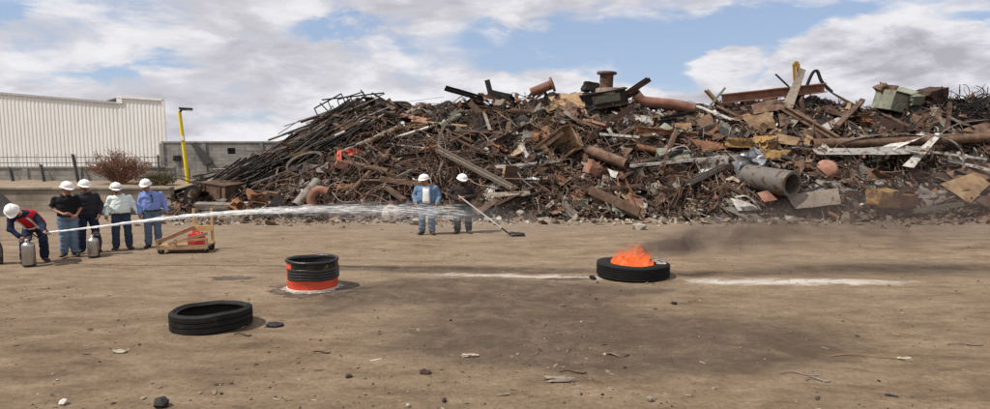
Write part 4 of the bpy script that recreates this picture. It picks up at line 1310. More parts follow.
m_corr = mat('cream_cladding', [(0.3, (0.72, 0.71, 0.665)), (0.7, (0.80, 0.795, 0.76))], 0.5, 0.6, bump=0, var=0)
m_trim = plain('white_trim', (0.78, 0.77, 0.73), 0.6, bump=0, var=0)
m_roof = plain('roof_sheet', (0.42, 0.41, 0.40), 0.6, bump=0, var=0)
BY = 45.0
w0 = at(-330, 66, BY); w1 = at(118, 103, BY); w2 = at(118, 97, BY); w3 = at(163, 100, BY)
bt = thing('warehouse', 'cream corrugated warehouse with a stepped sloping roofline behind the block wall', 'building', (w1.x, BY, 0))
def L_(x): return x - w1.x
corr_wall('wall', L_(w0.x), L_(w1.x), 0, w0.z, w1.z, 0, 0.29, m_corr, bt)
corr_wall('wall', L_(w1.x) + .01, L_(w3.x), 0, w2.z, w3.z, -0.02, 0.29, m_corr, bt)
SK = -16.0
q = MB(); e_ = L_(w3.x) - .05; q.add([(e_, 0, 0), (e_ + SK, 18, 0), (e_ + SK, 18, w3.z - .05), (e_, 0, w3.z - .05), (e_ - .08, 0, 0), (e_ - .08 + SK, 18, 0), (e_ - .08 + SK, 18, w3.z - .05), (e_ - .08, 0, w3.z - .05)], [(0, 1, 2, 3), (7, 6, 5, 4), (3, 2, 6, 7), (0, 4, 5, 1)]); q.build('side_wall', m_corr, bt)
q = MB(); q.sweep([(L_(w0.x), -.07, w0.z), (L_(w1.x), -.07, w1.z)], section('box', .1, .16, 0)); q.build('roof_trim', m_roof, bt)
q = MB(); q.sweep([(L_(w1.x), -.09, w2.z), (L_(w3.x) + .1, -.09, w3.z)], section('box', .1, .14, 0)); q.build('roof_trim', m_trim, bt)
q = MB(); q.box((L_(w1.x) + .18, -.08, (w1.z + w2.z) / 2 + .03), (.42, .1, w2.z - w1.z + .14)); q.build('step_trim', m_trim, bt)
q = MB(); q.box((L_(w3.x) + .06, -.08, w3.z / 2), (.14, .12, w3.z)); q.build('corner_trim', m_trim, bt)
q = MB(); q.add([(L_(w0.x), 0, w0.z), (L_(w1.x), 0, w1.z), (L_(w1.x) + SK, 18, w1.z + .2), (L_(w0.x) + SK, 18, w0.z + .2)], [(0, 1, 2, 3)])
q.add([(L_(w1.x), 0, w2.z - .02), (L_(w3.x), 0, w3.z - .02), (L_(w3.x) + SK, 18, w3.z), (L_(w1.x) + SK, 18, w2.z)], [(0, 1, 2, 3)]); q.build('roof', m_roof, bt)

def block_mat(name, base, mortar, sx=1.0):
    m = bpy.data.materials.new(name); m.use_nodes = True
    t = NT(m.node_tree); b = t.n['Principled BSDF']
    co = t.new('ShaderNodeTexCoord').outputs['Object']
    sp_ = t.new('ShaderNodeSeparateXYZ'); t.l.new(co, sp_.inputs[0])
    cb = t.new('ShaderNodeCombineXYZ'); t.put(cb.inputs[0], sp_.outputs[0]); t.put(cb.inputs[1], sp_.outputs[2])
    br = t.new('ShaderNodeTexBrick'); t.l.new(cb.outputs[0], br.inputs['Vector'])
    br.inputs['Scale'].default_value = 1.0
    br.inputs['Brick Width'].default_value = 0.5; br.inputs['Row Height'].default_value = 0.21
    br.inputs['Mortar Size'].default_value = 0.014; br.inputs['Bias'].default_value = 0.0
    br.inputs['Color1'].default_value = (*[x * 0.82 for x in base], 1); br.inputs['Color2'].default_value = (*[x * 1.15 for x in base], 1)
    br.inputs['Mortar'].default_value = (*mortar, 1)
    n = t.noise(co, 0.9, 6, 0.65, 0.4)
    c = t.mix(1.0, br.outputs['Color'], t.ramp(n, [(0.3, 0.62), (0.7, 1.2)]), 'MULTIPLY')
    # water streak stains
    mp = t.new('ShaderNodeMapping'); t.l.new(co, mp.inputs[0]); mp.inputs['Scale'].default_value = (1.2, 1, 0.15)
    s = t.smooth(t.noise(mp.outputs[0], 1.3, 5, 0.6), 0.56, 0.72)
    c = t.mix(t.m('MULTIPLY', s, 0.5), c, (0.10, 0.09, 0.08))
    t.l.new(c, b.inputs['Base Color']); b.inputs['Roughness'].default_value = 0.95; b.inputs['Specular IOR Level'].default_value = 0.1
    bp = t.new('ShaderNodeBump'); bp.inputs['Strength'].default_value = 0.5; bp.inputs['Distance'].default_value = 0.02
    t.put(bp.inputs['Height'], t.m('ADD', t.m('MULTIPLY', br.outputs['Fac'], -1.0), t.noise(co, 14, 4)))
    t.l.new(bp.outputs[0], b.inputs['Normal'])
    return m
m_block = block_mat('grey_block', (0.29, 0.275, 0.25), (0.22, 0.21, 0.19))
m_block2 = block_mat('tan_block', (0.33, 0.275, 0.215), (0.26, 0.22, 0.175))

# block wall right of the warehouse
y0 = 36.0
a = at(163, 143, y0); b = at(330, 141, y0)
t0 = thing('block_wall', 'grey concrete block wall with a square hole behind the yellow lamp post', 'wall', (a.x, y0, 0))
hx0 = at(228, 150, y0).x - a.x; hx1 = at(236, 150, y0).x - a.x
hz0 = at(232, 154, y0).z; hz1 = at(232, 148, y0).z
Wd = b.x - a.x
q = MB()
q.box((hx0 / 2, 0, a.z / 2), (hx0, .2, a.z)); q.box(((hx1 + Wd) / 2, 0, a.z / 2), (Wd - hx1, .2, a.z))
q.box(((hx0 + hx1) / 2, 0, hz0 / 2), (hx1 - hx0, .2, hz0)); q.box(((hx0 + hx1) / 2, 0, (hz1 + a.z) / 2), (hx1 - hx0, .2, a.z - hz1))
q.build('wall_panel', m_block, t0)
q = MB(); q.box(((hx0 + hx1) / 2, .14, (hz0 + hz1) / 2), (hx1 - hx0 + .2, .06, hz1 - hz0 + .2)); q.build('dark_backing', M_['black'], t0)  # black plate added behind the hole, its colour standing in for shade
q = MB(); q.box((Wd / 2, -.01, a.z + .05), (Wd + .1, .26, .1)); q.build('coping', m_block, t0)
for px in (163, 205, 262):
    x = at(px, 145, y0).x - a.x
    q = MB(); q.box((x, -.02, a.z / 2 - .01), (.24, .3, a.z - .02)); q.build('pillar', m_block, t0)
q = MB(); q.box((at(178, 155, y0).x - a.x, -.16, at(178, 158, y0).z), (.42, .1, .3)); q.build('wall_bracket', M_['black'], t0)
# thin dark sheet slanting down from the coping
c0, c1, c2, c3 = at(191, 144, y0 - .3), at(197, 144, y0 - .3), at(214, 161, y0 - .3), at(204, 166, y0 - .3)
g = [[c0.lerp(c3, i / 5).lerp(c1.lerp(c2, i / 5), j / 3) + Vector((0, .06 * nz(i * .8, j * .8), 0)) for j in range(4)] for i in range(6)]
q = MB().sheet(g, .01)
hero(q, 'slanting_strip', plain('dark_strip', (0.07, 0.068, 0.065), 0.8), 'dark slanting strip on the block wall right of the lamp post', 'tarp')

# boundary wall on the left with steel fence, lower retaining wall in front
y1 = 27.5
a = at(-260, 168, y1); b = at(175, 168, y1)
t0 = thing('boundary_wall', 'grey block boundary wall below the warehouse', 'wall', (a.x, y1, 0))
Wd = b.x - a.x
q = MB(); q.box((Wd / 2, 0, a.z / 2), (Wd, .2, a.z)); q.build('wall_panel', m_block, t0)
q = MB(); q.box((Wd / 2, -.01, a.z + .03), (Wd + .02, .25, .07)); q.build('coping', m_block, t0)
for k in range(9):
    q = MB(); q.box((k * Wd / 8.2 + 1, -.03, a.z / 2 - .01), (.25, .24, a.z - .02)); q.build('pillar', m_block, t0)
y2 = 24.2
c = at(-260, 189, y2); d = at(172, 189, y2)
t1 = thing('retaining_wall', 'low tan concrete retaining wall behind the group of men', 'wall', (c.x, y2, 0))
Wd2 = d.x - c.x
q = MB(); q.box((Wd2 / 2, 0, c.z / 2), (Wd2, .3, c.z)); q.build('wall_panel', m_block2, t1)
q = MB(); q.box((Wd2 / 2, -.02, c.z + .04), (Wd2 + .02, .38, .08)); q.build('coping', m_block2, t1)
q = MB(); g = []
for i in range(5):
    g.append([(c.x + Wd2 * j / 40, y2 + .2 + i * .75, c.z - .06 + .05 * i + .06 * nz(j * .7, i * .9)) for j in range(41)])
q.sheet(g, .05); o = q.build('earth_bank', plain('bank_soil', (0.22, 0.17, 0.12), 0.95, bump=.8, bscale=6, var=0)); tag(o, 'earth bank between the two walls', kind='structure')

fz = at(60, 156, y1).z
t0 = thing('steel_fence', 'thin steel picket fence on top of the grey boundary wall', 'fence', (a.x, y1, a.z))
m_fence = plain('fence_steel', (0.20, 0.19, 0.18), 0.6, 0.4, var=.2)
pk = MB().box((0, 0, (fz - a.z) / 2 + .04), (.014, .014, fz - a.z)).mesh('picket')
pk.materials.append(m_fence)
n = int(Wd / .45)
for i in range(n):
    put('picket', pk, None, t0, (.1 + i * .45, .02, .05))
for z in (.18, fz - a.z - .12):
    q = MB(); q.box((Wd / 2, -.01, z + .06), (Wd, .02, .035)); q.build('rail', m_fence, t0)
for i, (px0, py0, px1, py1, s) in enumerate([(10, 167, 17, 196, 'leftmost dark steel post leaning on the boundary wall'), (41, 164, 47, 194, 'middle dark steel post leaning on the boundary wall'), (73, 154, 81, 194, 'tallest dark steel post against the boundary wall')]):
    p0, p1 = at(px0, py0, y1 - .25), at(px1, py1, y1 - .7)
    q = MB(); q.sweep([p1, p0], section('L', .14, .12, .02)); hero(q, 'steel_post', plain('post_steel', (0.085, 0.08, 0.075), 0.7), s, 'post')
p0, p1 = at(158, 155, y1 - .2), at(160, 196, y1 - .3)
q = MB(); q.sweep([p1, p0], section('box', .07, .07, .02)); hero(q, 'steel_post', plain('post_steel', (0.085, 0.08, 0.075), 0.7), 'thin dark steel post near the right end of the fence', 'post')

# lamp post
yl = 26.3
p0, p1 = at(189, 186, yl), at(179.5, 112, yl)
t0 = thing('lamp_post', 'yellow leaning lamp post with a dark lamp head beside the block wall', 'lamp post', (p0.x, yl, 0))
m_yel = plain('lamp_yellow', (0.72, 0.55, 0.03), 0.5, v=.1)
dx = (p1.x - p0.x); H = p1.z
q = MB(); q.tube([(-dx * .12, 0, 0), (dx * .42, 0, H * .5), (dx, 0, H)], [.085, .08, .07], 12); q.build('pole', m_yel, t0, True)
q = MB(); q.tube([(dx, 0, H - .02), (dx + .1, 0, H + .1), (dx + .3, 0, H + .12)], .05, 8); q.build('arm', M_['black'], t0, True)
q = MB(); q.box((dx + .28, 0, H + .14), (.50, .22, .09), (0, R(3), 0)); q.build('lamp_head', M_['black'], t0)
q = MB(); q.box((dx + .34, 0, H + .068), (.4, .2, .02), (0, R(3), 0)); q.build('lamp_glass', plain('lamp_glass', (.6, .6, .58), .3), t0)
q = MB(); q.box((dx * .62, -.12, H * .72), (.2, .06, .16)); q.build('clamp', m_trim, t0)

# dry bush and green bush
def bush(name, label, px, py, Y, wpx, hpx, n, mt, leafm, leaf):
    p = at(px, py, Y)
    t0 = thing(name, label, 'bush', (p.x, Y, p.z))
    q = MB(); lv = MB()
    w, h = wpx * Y / F / 2, hpx * Y / F
    for i in range(n):
        a = r_(-1, 1); d = Vector((a * w, r_(-.6, .6) * w * .5, h * r_(.6, 1.05) * (1 - .45 * abs(a) ** 2)))
        mid = d * .5 + Vector((r_(-.12, .12), r_(-.1, .1), r_(0, .15)))
        q.tube([(0, 0, 0), mid, d], [.016, .010, .004], 4)
        for s in range(5):
            b0 = mid.lerp(d, random.random()); e = b0 + Vector((random.gauss(0, .16), random.gauss(0, .16), random.gauss(.08, .12)))
            q.tube([b0, e], [.006, .003], 3)
            for l in range(leaf):
                M = Matrix.Translation(b0.lerp(e, random.random()) + Vector((random.gauss(0, .05),) * 3)) @ Euler((r_(0, 6), r_(0, 6), r_(0, 6))).to_matrix().to_4x4()
                s_ = r_(.02, .05)
                lv.add([(-s_, 0, 0), (0, -s_ * .5, 0), (s_, 0, 0), (0, s_ * .5, 0)], [(0, 1, 2, 3)], M)
    q.build('branches', mt, t0)
    lv.build('leaves', leafm, t0)
m_twig = plain('dry_twig', (0.20, 0.105, 0.07), 0.9, island=True)
m_dry = plain('dry_leaf', (0.30, 0.155, 0.10), 0.9, island=True, v=.4)
m_leaf = plain('green_leaf', (0.085, 0.10, 0.04), 0.8, island=True, v=.4)
bush('dry_bush', 'reddish-brown dried bush in front of the boundary wall', 120, 186, 26.0, 68, 34, 150, m_twig, m_dry, 5)
bush('green_bush', 'dull green low bush right of the dried bush', 160, 187, 25.6, 34, 12, 40, m_twig, m_leaf, 9)
# dark mound at the left edge
q = MB(); g0 = at(-14, 214, 22.6)
for i in range(9):
    for j in range(13):
        pass
vsx = []
for i in range(15):
    row = []
    for j in range(15):
        x, y = (j - 7) / 7, (i - 7) / 7
        rr = min(1, math.hypot(x, y))
        row.append((g0.x + x * 1.5, 22.7 + y * 1.0, 1.05 * (math.cos(rr * math.pi) + 1) / 2 + (.10 * nz(x * 3, y * 3) if rr < .95 else -.03)))
    vsx.append(row)
q = MB().sheet(vsx, .04)
hero(q, 'gravel_mound', plain('dark_gravel', (0.075, 0.07, 0.068), 0.95, bump=1, bscale=12), 'dark grey gravel mound at the left edge in front of the wall', 'mound')
# yellow crane boom far behind the heap
m_crane = plain('crane_paint', (.42, .25, .06), .7, v=.3)
yc = 60.0
p0, p1 = at(799, 110, yc), at(796, 64, yc)
t0 = thing('crane_boom', 'yellow crane boom tip rising behind the skyline girder', 'crane', (p0.x, yc, 0))
q = MB()
for sx in (-.28, .28):
    for sy in (-.25, .25):
        q.sweep([(sx + .8, sy, 0), (sx * .7 + p1.x - p0.x, sy * .7, p1.z)], section('box', .12, .12, 0))
for k in range(14):
    f = k / 14; f2 = (k + 1) / 14
    A = Vector((.8 * (1 - f) + (p1.x - p0.x) * f, -.25, p1.z * f)); B = Vector((.8 * (1 - f2) + (p1.x - p0.x) * f2, -.25, p1.z * f2))
    q.sweep([A + Vector((-.25 * (-1) ** k, 0, 0)), B + Vector((.25 * (-1) ** k, 0, 0))], section('box', .09, .09, 0))
q.build('lattice', m_crane, t0)
q = MB(); q.lathe([(.05, -.1), (.26, -.1), (.22, 0), (.26, .1), (.05, .1), (.05, -.1)], 14, Matrix.Translation((p1.x - p0.x, 0, p1.z)) @ Matrix.Rotation(R(90), 4, 'X')); q.build('sheave', m_crane, t0)

# ------------------------------------------------------------------ tyres, fire, drum
m_rub = mat('rubber', [(0.3, (0.006, 0.006, 0.006)), (0.7, (0.014, 0.0135, 0.013))], 9, 0.72, bump=.25, bscale=40, var=0, spec=.22)
m_rubd = mat('dusty_rubber', [(0.3, (0.006, 0.006, 0.006)), (0.6, (0.013, 0.0125, 0.012)), (0.85, (0.045, 0.039, 0.031))], 5, 0.72, bump=.35, bscale=30, var=0, spec=.22)
m_ash = plain('pale_ash', (0.55, 0.52, 0.48), .95, v=.3, bump=.6)
def tyre(name, label, p, Ro, Wd, Ri, rot, m, grooves, warp=0.0):
    def wv(q):
        r = []
        for x, y, z in q.v:
            a = math.atan2(y, x)
            k = 1 + warp * (.035 * math.sin(2 * a + .7) + .02 * math.sin(3 * a + 2) + .012 * nz(math.cos(a) * 4, math.sin(a) * 4, z * 6))
            r.append((x * k, y * k, z + warp * (.022 * math.sin(2 * a + 2.2) + .014 * math.sin(5 * a) * (z > 0) + .02 * nz(math.cos(a) * 3, math.sin(a) * 3, 7))))
        q.v = r
        return q
    t0 = thing(name, label, 'tyre', p)
    t0.rotation_euler = rot
    hw = Wd / 2
    prof = [(Ri, -hw * .72), (Ri + .02, -hw * .86), (Ri + (Ro - Ri) * .45, -hw * 1.0), (Ro - .055, -hw * .97), (Ro - .018, -hw * .86)]
    ng = grooves
    for k in range(ng + 1):
        z0 = -hw * .78 + 2 * hw * .78 * k / (ng + 1); z1 = -hw * .78 + 2 * hw * .78 * (k + 1) / (ng + 1)
        gw = .010
        prof += [(Ro, z0 + (gw if k else 0)), (Ro, z1 - (gw if k < ng else 0))]
        if k < ng: prof += [(Ro - .022, z1 - gw * .6), (Ro - .022, z1 + gw * .6)]
    prof += [(Ro - .018, hw * .86), (Ro - .055, hw * .97), (Ri + (Ro - Ri) * .45, hw * 1.0), (Ri + .02, hw * .86), (Ri, hw * .72)]
    q = MB(); q.lathe(prof, 72); wv(q).build('tread', m, t0, 'all' if ng == 0 else True)
    inner = [(Ri, hw * .72), (Ri + .03, hw * .6), (Ri + (Ro - Ri) * .62, hw * .62), (Ro - .07, 0), (Ri + (Ro - Ri) * .62, -hw * .62), (Ri + .03, -hw * .6), (Ri, -hw * .72)]
    q = MB(); q.lathe(inner, 48); wv(q).build('inner_liner', m, t0, 'all')
    for s in (-1, 1):
        q = MB(); q.lathe([(Ri - .012, s * hw * .70), (Ri + .018, s * hw * .80), (Ri + .02, s * hw * .72), (Ri - .012, s * hw * .70)], 48); wv(q).build('bead', m, t0, 'all')
    return t0
p = ground(632.5, 276)
BT = Vector((p.x, p.y, 0))
Rt = 36.5 * p.y / F
bt_ = tyre('burning_tyre', 'large black truck tyre lying flat with flames inside', (p.x, p.y, .150), Rt, .30, Rt * .62, (R(0), R(1.5), 0), m_rub, 4, .35)
bt_.scale = (1, .86, 1)
# ash lining on its upper right sidewall
q = MB(); q.lathe([(Rt * .64, .140), (Rt * .9, .156), (Rt * .9, .160), (Rt * .64, .146)], 14, None, R(-25), R(30)); q.build('ash_patch', m_ash, bt_)
p = ground(212, 326)
Rt2 = 39.5 * p.y / F
ft = tyre('worn_tyre', 'worn black tyre lying flat alone on the dirt in the foreground', (p.x, p.y, .138), Rt2, .29, Rt2 * .82, (R(-1), R(-1.8), 0), m_rubd, 2, .38)
ft.scale = (1, .86, 1)

# flames: a glowing volume with ragged tongues
def flame_mat():
    m = bpy.data.materials.new('flame'); m.use_nodes = True
    t = NT(m.node_tree); t.n.clear()
    out = t.new('ShaderNodeOutputMaterial')
    pv = t.new('ShaderNodeVolumePrincipled')
    co = t.new('ShaderNodeTexCoord').outputs['Object']
    sp_ = t.new('ShaderNodeSeparateXYZ'); t.l.new(co, sp_.inputs[0])
    X, Y, Z = sp_.outputs
    h = t.m('DIVIDE', Z, .40)
    xs_ = t.m('SUBTRACT', X, t.m('MULTIPLY', t.m('MULTIPLY', h, h), .16))
    cb = t.new('ShaderNodeCombineXYZ'); t.put(cb.inputs[0], t.m('MULTIPLY', xs_, 1.25)); t.put(cb.inputs[1], Y); t.put(cb.inputs[2], t.m('MULTIPLY', Z, .62))
    n = t.noise(cb.outputs[0], 5.4, 6, .64, 1.4)
    n = t.m('ADD', t.m('MULTIPLY', t.m('SUBTRACT', n, .5), 1.9), .5)
    rr = t.m('ADD', t.m('POWER', t.m('DIVIDE', xs_, FR), 2.0), t.m('POWER', t.m('DIVIDE', Y, FR * .8), 2.0))
    val = t.m('SUBTRACT', n, t.m('ADD', .34, t.m('ADD', t.m('MULTIPLY', h, .22), t.m('MULTIPLY', rr, .12))))
    e = t.smooth(val, .0, .16)
    c = t.ramp(t.m('MULTIPLY', val, 2.2), [(.0, (0.70, 0.05, 0.012)), (.22, (1.0, 0.125, 0.03)), (.5, (1.0, 0.26, 0.07)), (.8, (1.0, 0.50, 0.20))])
    t.l.new(c, pv.inputs['Emission Color'])
    t.l.new(t.m('MULTIPLY', e, 14.0), pv.inputs['Emission Strength'])
    t.l.new(t.m('MULTIPLY', e, 14.0), pv.inputs['Density'])
    pv.inputs['Color'].default_value = (.05, .03, .02, 1)
    t.l.new(pv.outputs[0], out.inputs['Volume'])
    m.cycles.volume_step_rate = 0.25
    return m
FR = Rt * .615
q = MB()
q.tube([(0, 0, -.08), (0, 0, .05), (.03, 0, .18), (.08, 0, .32), (.14, 0, .45), (.2, 0, .54)], [FR * .96, FR, FR * .98, FR * .85, FR * .55, FR * .15], 28)
q.v = [(x, y * .84, z) for x, y, z in q.v]
o = q.build('fire', flame_mat(), smooth='all')
o.location = BT + Vector((-.02, 0, .17))
tag(o, 'orange flames burning inside the truck tyre', 'fire')

# smoke drifting right from the fire
def smoke_mat():
    m = bpy.data.materials.new('smoke'); m.use_nodes = True
    t = NT(m.node_tree); t.n.clear()
    out = t.new('ShaderNodeOutputMaterial')
    pv = t.new('ShaderNodeVolumePrincipled')
    co = t.new('ShaderNodeTexCoord').outputs['Object']
    sp_ = t.new('ShaderNodeSeparateXYZ'); t.l.new(co, sp_.inputs[0])
    X = sp_.outputs[0]
    mp = t.new('ShaderNodeMapping'); t.l.new(co, mp.inputs[0]); mp.inputs['Scale'].default_value = (.8, 1, 1.3)
    n = t.m('ADD', t.m('MULTIPLY', t.smooth(t.noise(mp.outputs[0], 2.0, 7, .68, 1.2), .36, .76), .85), .15)
    fall = t.ramp(t.m('DIVIDE', X, 8.0), [(0.0, .2), (.02, 1.0), (.10, .80), (.19, .36), (.38, .17), (.8, .10), (1.0, 0.03)])
    fx = t.m('MAXIMUM', t.m('DIVIDE', X, 8.0), .0005)
    zc = t.m('ADD', .12, t.m('ADD', t.m('MULTIPLY', t.m('POWER', fx, .6), .75), t.m('MULTIPLY', fx, .25)))
    rad = t.m('ADD', .20, t.m('MULTIPLY', t.m('POWER', fx, .75), 1.1))
    yy_ = t.m('SUBTRACT', sp_.outputs[1], t.m('MULTIPLY', fx, .25)); zz_ = t.m('SUBTRACT', sp_.outputs[2], zc)
    q_ = t.m('DIVIDE', t.m('SQRT', t.m('ADD', t.m('MULTIPLY', yy_, yy_), t.m('MULTIPLY', zz_, zz_))), rad)
    fall = t.m('MULTIPLY', fall, t.smooth(q_, .98, .10))
    d = t.m('MULTIPLY', t.m('MULTIPLY', n, fall), 12.5)
    t.l.new(d, pv.inputs['Density'])
    pv.inputs['Color'].default_value = (.20, .165, .15, 1)
    pv.inputs['Anisotropy'].default_value = .2
    t.l.new(pv.outputs[0], out.inputs['Volume'])
    m.cycles.volume_step_rate = 0.5
    return m
q = MB()
pts, rs = [], []
for k in range(13):
    f = k / 12
    f = (k / 12) ** 1.6
    pts.append((8.0 * f, .25 * f, .12 + .75 * f ** .6 + .25 * f))
    rs.append(.20 + 1.1 * f ** .75)
q.tube(pts, rs, 16)
o = q.build('smoke', smoke_mat(), smooth='all')
o.location = BT + Vector((.05, 0, .35))
tag(o, 'thin dark smoke drifting right from the burning tyre', kind='stuff')

# red half drum with black sleeve
p = ground(313, 287.5)
s = p.y / F
Rd = 25.5 * s
t0 = thing('drum', 'red steel half drum with black ribbed sleeve and burnt rim', 'drum', (p.x, p.y, 0))
t0.scale = (1, .88, 1)
m_drum = mat('drum_red', [(.3, (.50, .050, .022)), (.7, (.68, .095, .045))], 4, .5, bump=.2, var=0, spec=.35, wear=((.10, .05, .035), 7.0, .60))
m_sleeve = mat('black_sleeve', [(.3, (.006, .006, .006)), (.7, (.016, .0155, .015))], 5, .34, bump=.3, bscale=14, var=0, spec=.5)
m_burn = mat('burnt_paint', [(.34, (.008, .008, .007)), (.54, (.022, .020, .013)), (.63, (.085, .07, .028)), (.72, (.50, .42, .28))], 4.5, .35, bump=.3, var=0, detail=7)
m_dbase = plain('drum_rim_white', (.70, .66, .60), .7, v=.15)
Hd = .535
q = MB(); q.lathe([(Rd * .98, .03), (Rd * .985, .16), (Rd * 1.0, .175), (Rd * .985, .19), (Rd * .985, .40), (Rd * 1.0, .415), (Rd * .985, .43), (Rd * .985, Hd)], 64); q.build('drum_shell', m_drum, t0, 'all')
q = MB(); q.lathe([(Rd * .955, Hd), (Rd * .955, .04), (0, .04)], 48); q.build('drum_inside', M_['black'], t0)
q = MB(); q.lathe([(Rd * .95, .008), (Rd * 1.02, .008), (Rd * 1.02, .035), (Rd * .95, .035), (Rd * .95, .008)], 64); q.build('bottom_rim', m_dbase, t0, True)
prof = []
for k in range(4):
    z = .20 + .052 * k
    prof += [(Rd * 1.005, z), (Rd * 1.04, z + .012), (Rd * 1.045, z + .03), (Rd * 1.01, z + .05)]
A0, A1 = R(-142), R(60)
q = MB(); q.lathe(prof, 60, None, A0, A1)
for vi, vv in enumerate(q.v):
    a = math.atan2(vv[1], vv[0]); q.v[vi] = (vv[0], vv[1], vv[2] + .008 * math.sin(a * 3 + .6) + .004 * math.sin(a * 7))
q.build('ribbed_sleeve', m_sleeve, t0, 'all')
q = MB(); q.lathe([(Rd * 1.0, .385), (Rd * 1.012, .41), (Rd * 1.005, .46), (Rd * 1.012, .515)], 60, None, R(-128), R(70))
for vi, vv in enumerate(q.v):
    a = math.atan2(vv[1], vv[0]); q.v[vi] = (vv[0], vv[1], vv[2] + .016 * math.sin(a * 4 + 1.6))
q.build('burnt_band', m_burn, t0, 'all')
q = MB(); q.lathe([(Rd * .93, Hd - .03), (Rd * 1.03, Hd - .03), (Rd * 1.04, Hd + .01), (Rd * .99, Hd + .03), (Rd * .93, Hd + .01), (Rd * .93, Hd - .03)], 64)
for vi, vv in enumerate(q.v):
    a = math.atan2(vv[1], vv[0]); q.v[vi] = (vv[0], vv[1], vv[2] + .010 * math.sin(a * 2 + .5) + .004 * math.cos(a * 5))
q.build('burnt_rim', m_sleeve, t0, 'all')
# spilled foam ring and wet dirt around the drum: thin uneven sheets
def splat(name, c, rx, ry, amp, m, z, label, n=160, rin=0.0, seed=0, frq=1.8):
    vs, fs = [], []
    for i in range(n):
        a = 2 * math.pi * i / n
        k = 1 + amp * nz(math.cos(a) * frq + seed, math.sin(a) * frq) + amp * .6 * nz(math.cos(a) * frq * 3.3, math.sin(a) * frq * 3.3 + seed) + amp * .45 * nz(math.cos(a) * frq * 9, math.sin(a) * frq * 9 + seed)
        x, y = c.x + rx * k * math.cos(a), c.y + ry * k * math.sin(a)
        vs.append((x, y, ground_z(x, y) + z))
        x, y = c.x + rx * rin * math.cos(a), c.y + ry * rin * math.sin(a)
        vs.append((x, y, ground_z(x, y) + z))
    for i in range(n):
        j = (i + 1) % n
        fs.append((2 * i + 1, 2 * i, 2 * j, 2 * j + 1))
    o = MB().add(vs, fs).build(name, m)
    return tag(o, label, 'puddle')
m_wet = mat('wet_dirt', [(.3, (.050, .037, .026)), (.5, (.085, .062, .044)), (.7, (.15, .11, .078))], 5, .6, bump=.8, var=0, spec=.3)
m_foam = mat('foam_residue', [(.35, (.10, .08, .06)), (.52, (.22, .185, .145)), (.68, (.52, .49, .45))], 11, .8, bump=.5, var=0)
splat('wet_stain', p + Vector((.15, -.05, 0)), .82, .62, .45, m_wet, .006, 'dark wet stain spreading round the red drum', rin=.4)
splat('foam_residue', p + Vector((.02, -.03, 0)), .53, .50, .16, m_foam, .012, 'white foam residue at the base of the red drum', rin=.7, seed=5)
splat('wet_stain', ground(233, 278), .42, .17, .5, m_wet, .006, 'small dark wet patch left of the red drum', seed=9)
splat('wet_stain', ground(565, 279), .55, .10, .5, m_wet, .006, 'narrow wet streak left of the burning tyre', seed=3)
# char crumbs by the tyre
for i, (px, py, s, lab) in enumerate([(593, 279, .09, 'charred rubber lump touching the left of the burning tyre')]):
    q = MB(); stone(q, (0, 0, 0), s, .5); o = hero(q, 'charred_lump', m_rub, lab, 'debris', False); g = ground(px, py); o.location = (g.x, g.y, .03)

# ------------------------------------------------------------------ small litter in the foreground
def litter(px, py, fn, m, name, label, cat):
    g = ground(px, py)
    q = fn()
    o = hero(q, name, m, label, cat, False)
    o.location = (g.x, g.y, ground_z(g.x, g.y) + .01)
    return o
def st1(s, f=.6):
    def k():
        q = MB(); stone(q, (0, 0, s * f * .4), s, f); return q
    return k
def crum(sx, sy, sz):
    def k():
        q = crushed_box(sx, sy, sz, .5, 3)
        q.v = [(a, b, c + sz * .4) for a, b, c in q.v]
        return q
    return k
def bits(n, sp_, s):
    def k():
        q = MB()
        for i in range(n):
            M = Matrix.Translation((random.gauss(0, sp_), random.gauss(0, sp_ * .6), .012)) @ Euler((r_(-.4, .4), r_(-.4, .4), r_(0, 6))).to_matrix().to_4x4()
            q.add(*frag_verts(s * r_(.7, 1.6), s * .5, .008, M, None))
        return q
    return k
def stick(L, r, cv):
    def k():
        q = MB(); pts = [(L * (i / 6 - .5), cv * math.sin(i * .9), .012 + .01 * math.sin(i)) for i in range(7)]; q.tube(pts, r, 5); return q
    return k
litter(63, 403, st1(.05, .9), 'white', 'pale_stone', 'small white stone at the bottom left', 'stone')
litter(162, 406, st1(.095, .7), 'black', 'dark_stone', 'dark rock at the bottom edge left of centre', 'stone')
litter(559, 382, crum(.24, .08, .04), 'dusty tan', 'crushed_can', 'crushed dull metal flake in the centre foreground', 'litter')
litter(573, 374, stick(.32, .008, .015), 'dark rust', 'iron_stick', 'short dark rod by the crushed metal flake', 'rod')
litter(275, 326, crum(.20, .11, .035), 'black', 'rubber_scrap', 'black rubber scrap right of the worn tyre', 'litter')
litter(243, 336, stick(.25, .010, .02), 'black', 'rubber_strip', 'dark strip at the right edge of the worn tyre', 'litter')
litter(798, 376, stick(.42, .007, .05), 'dusty tan', 'bent_wire', 'pale bent wire in the right foreground', 'wire')
litter(817, 382, stick(.26, .009, .05), 'grey', 'bent_wire', 'dark grey curled wire beside the pale bent wire', 'wire')
litter(867, 358, stick(.9, .006, .05), 'tan rusted', 'thin_twig', 'long thin twig in the right foreground', 'twig')
litter(965, 345, stick(.45, .009, .02), 'dusty tan', 'pale_stick', 'pale stick near the right edge of the yard', 'stick')
litter(674, 304, crum(.07, .06, .03), 'black', 'dark_chip', 'small dark chip below the burning tyre', 'litter')
litter(425, 373, crum(.09, .06, .03), 'dark rust', 'dark_chip', 'small dark chip in the centre left foreground', 'litter')
litter(444, 401, st1(.035, .7), 'black', 'dark_chip', 'tiny black lump at the bottom centre', 'litter')
litter(322, 354, stick(.22, .008, .01), 'dark rust', 'thin_twig', 'small dark twig right of the worn tyre shadow', 'twig')
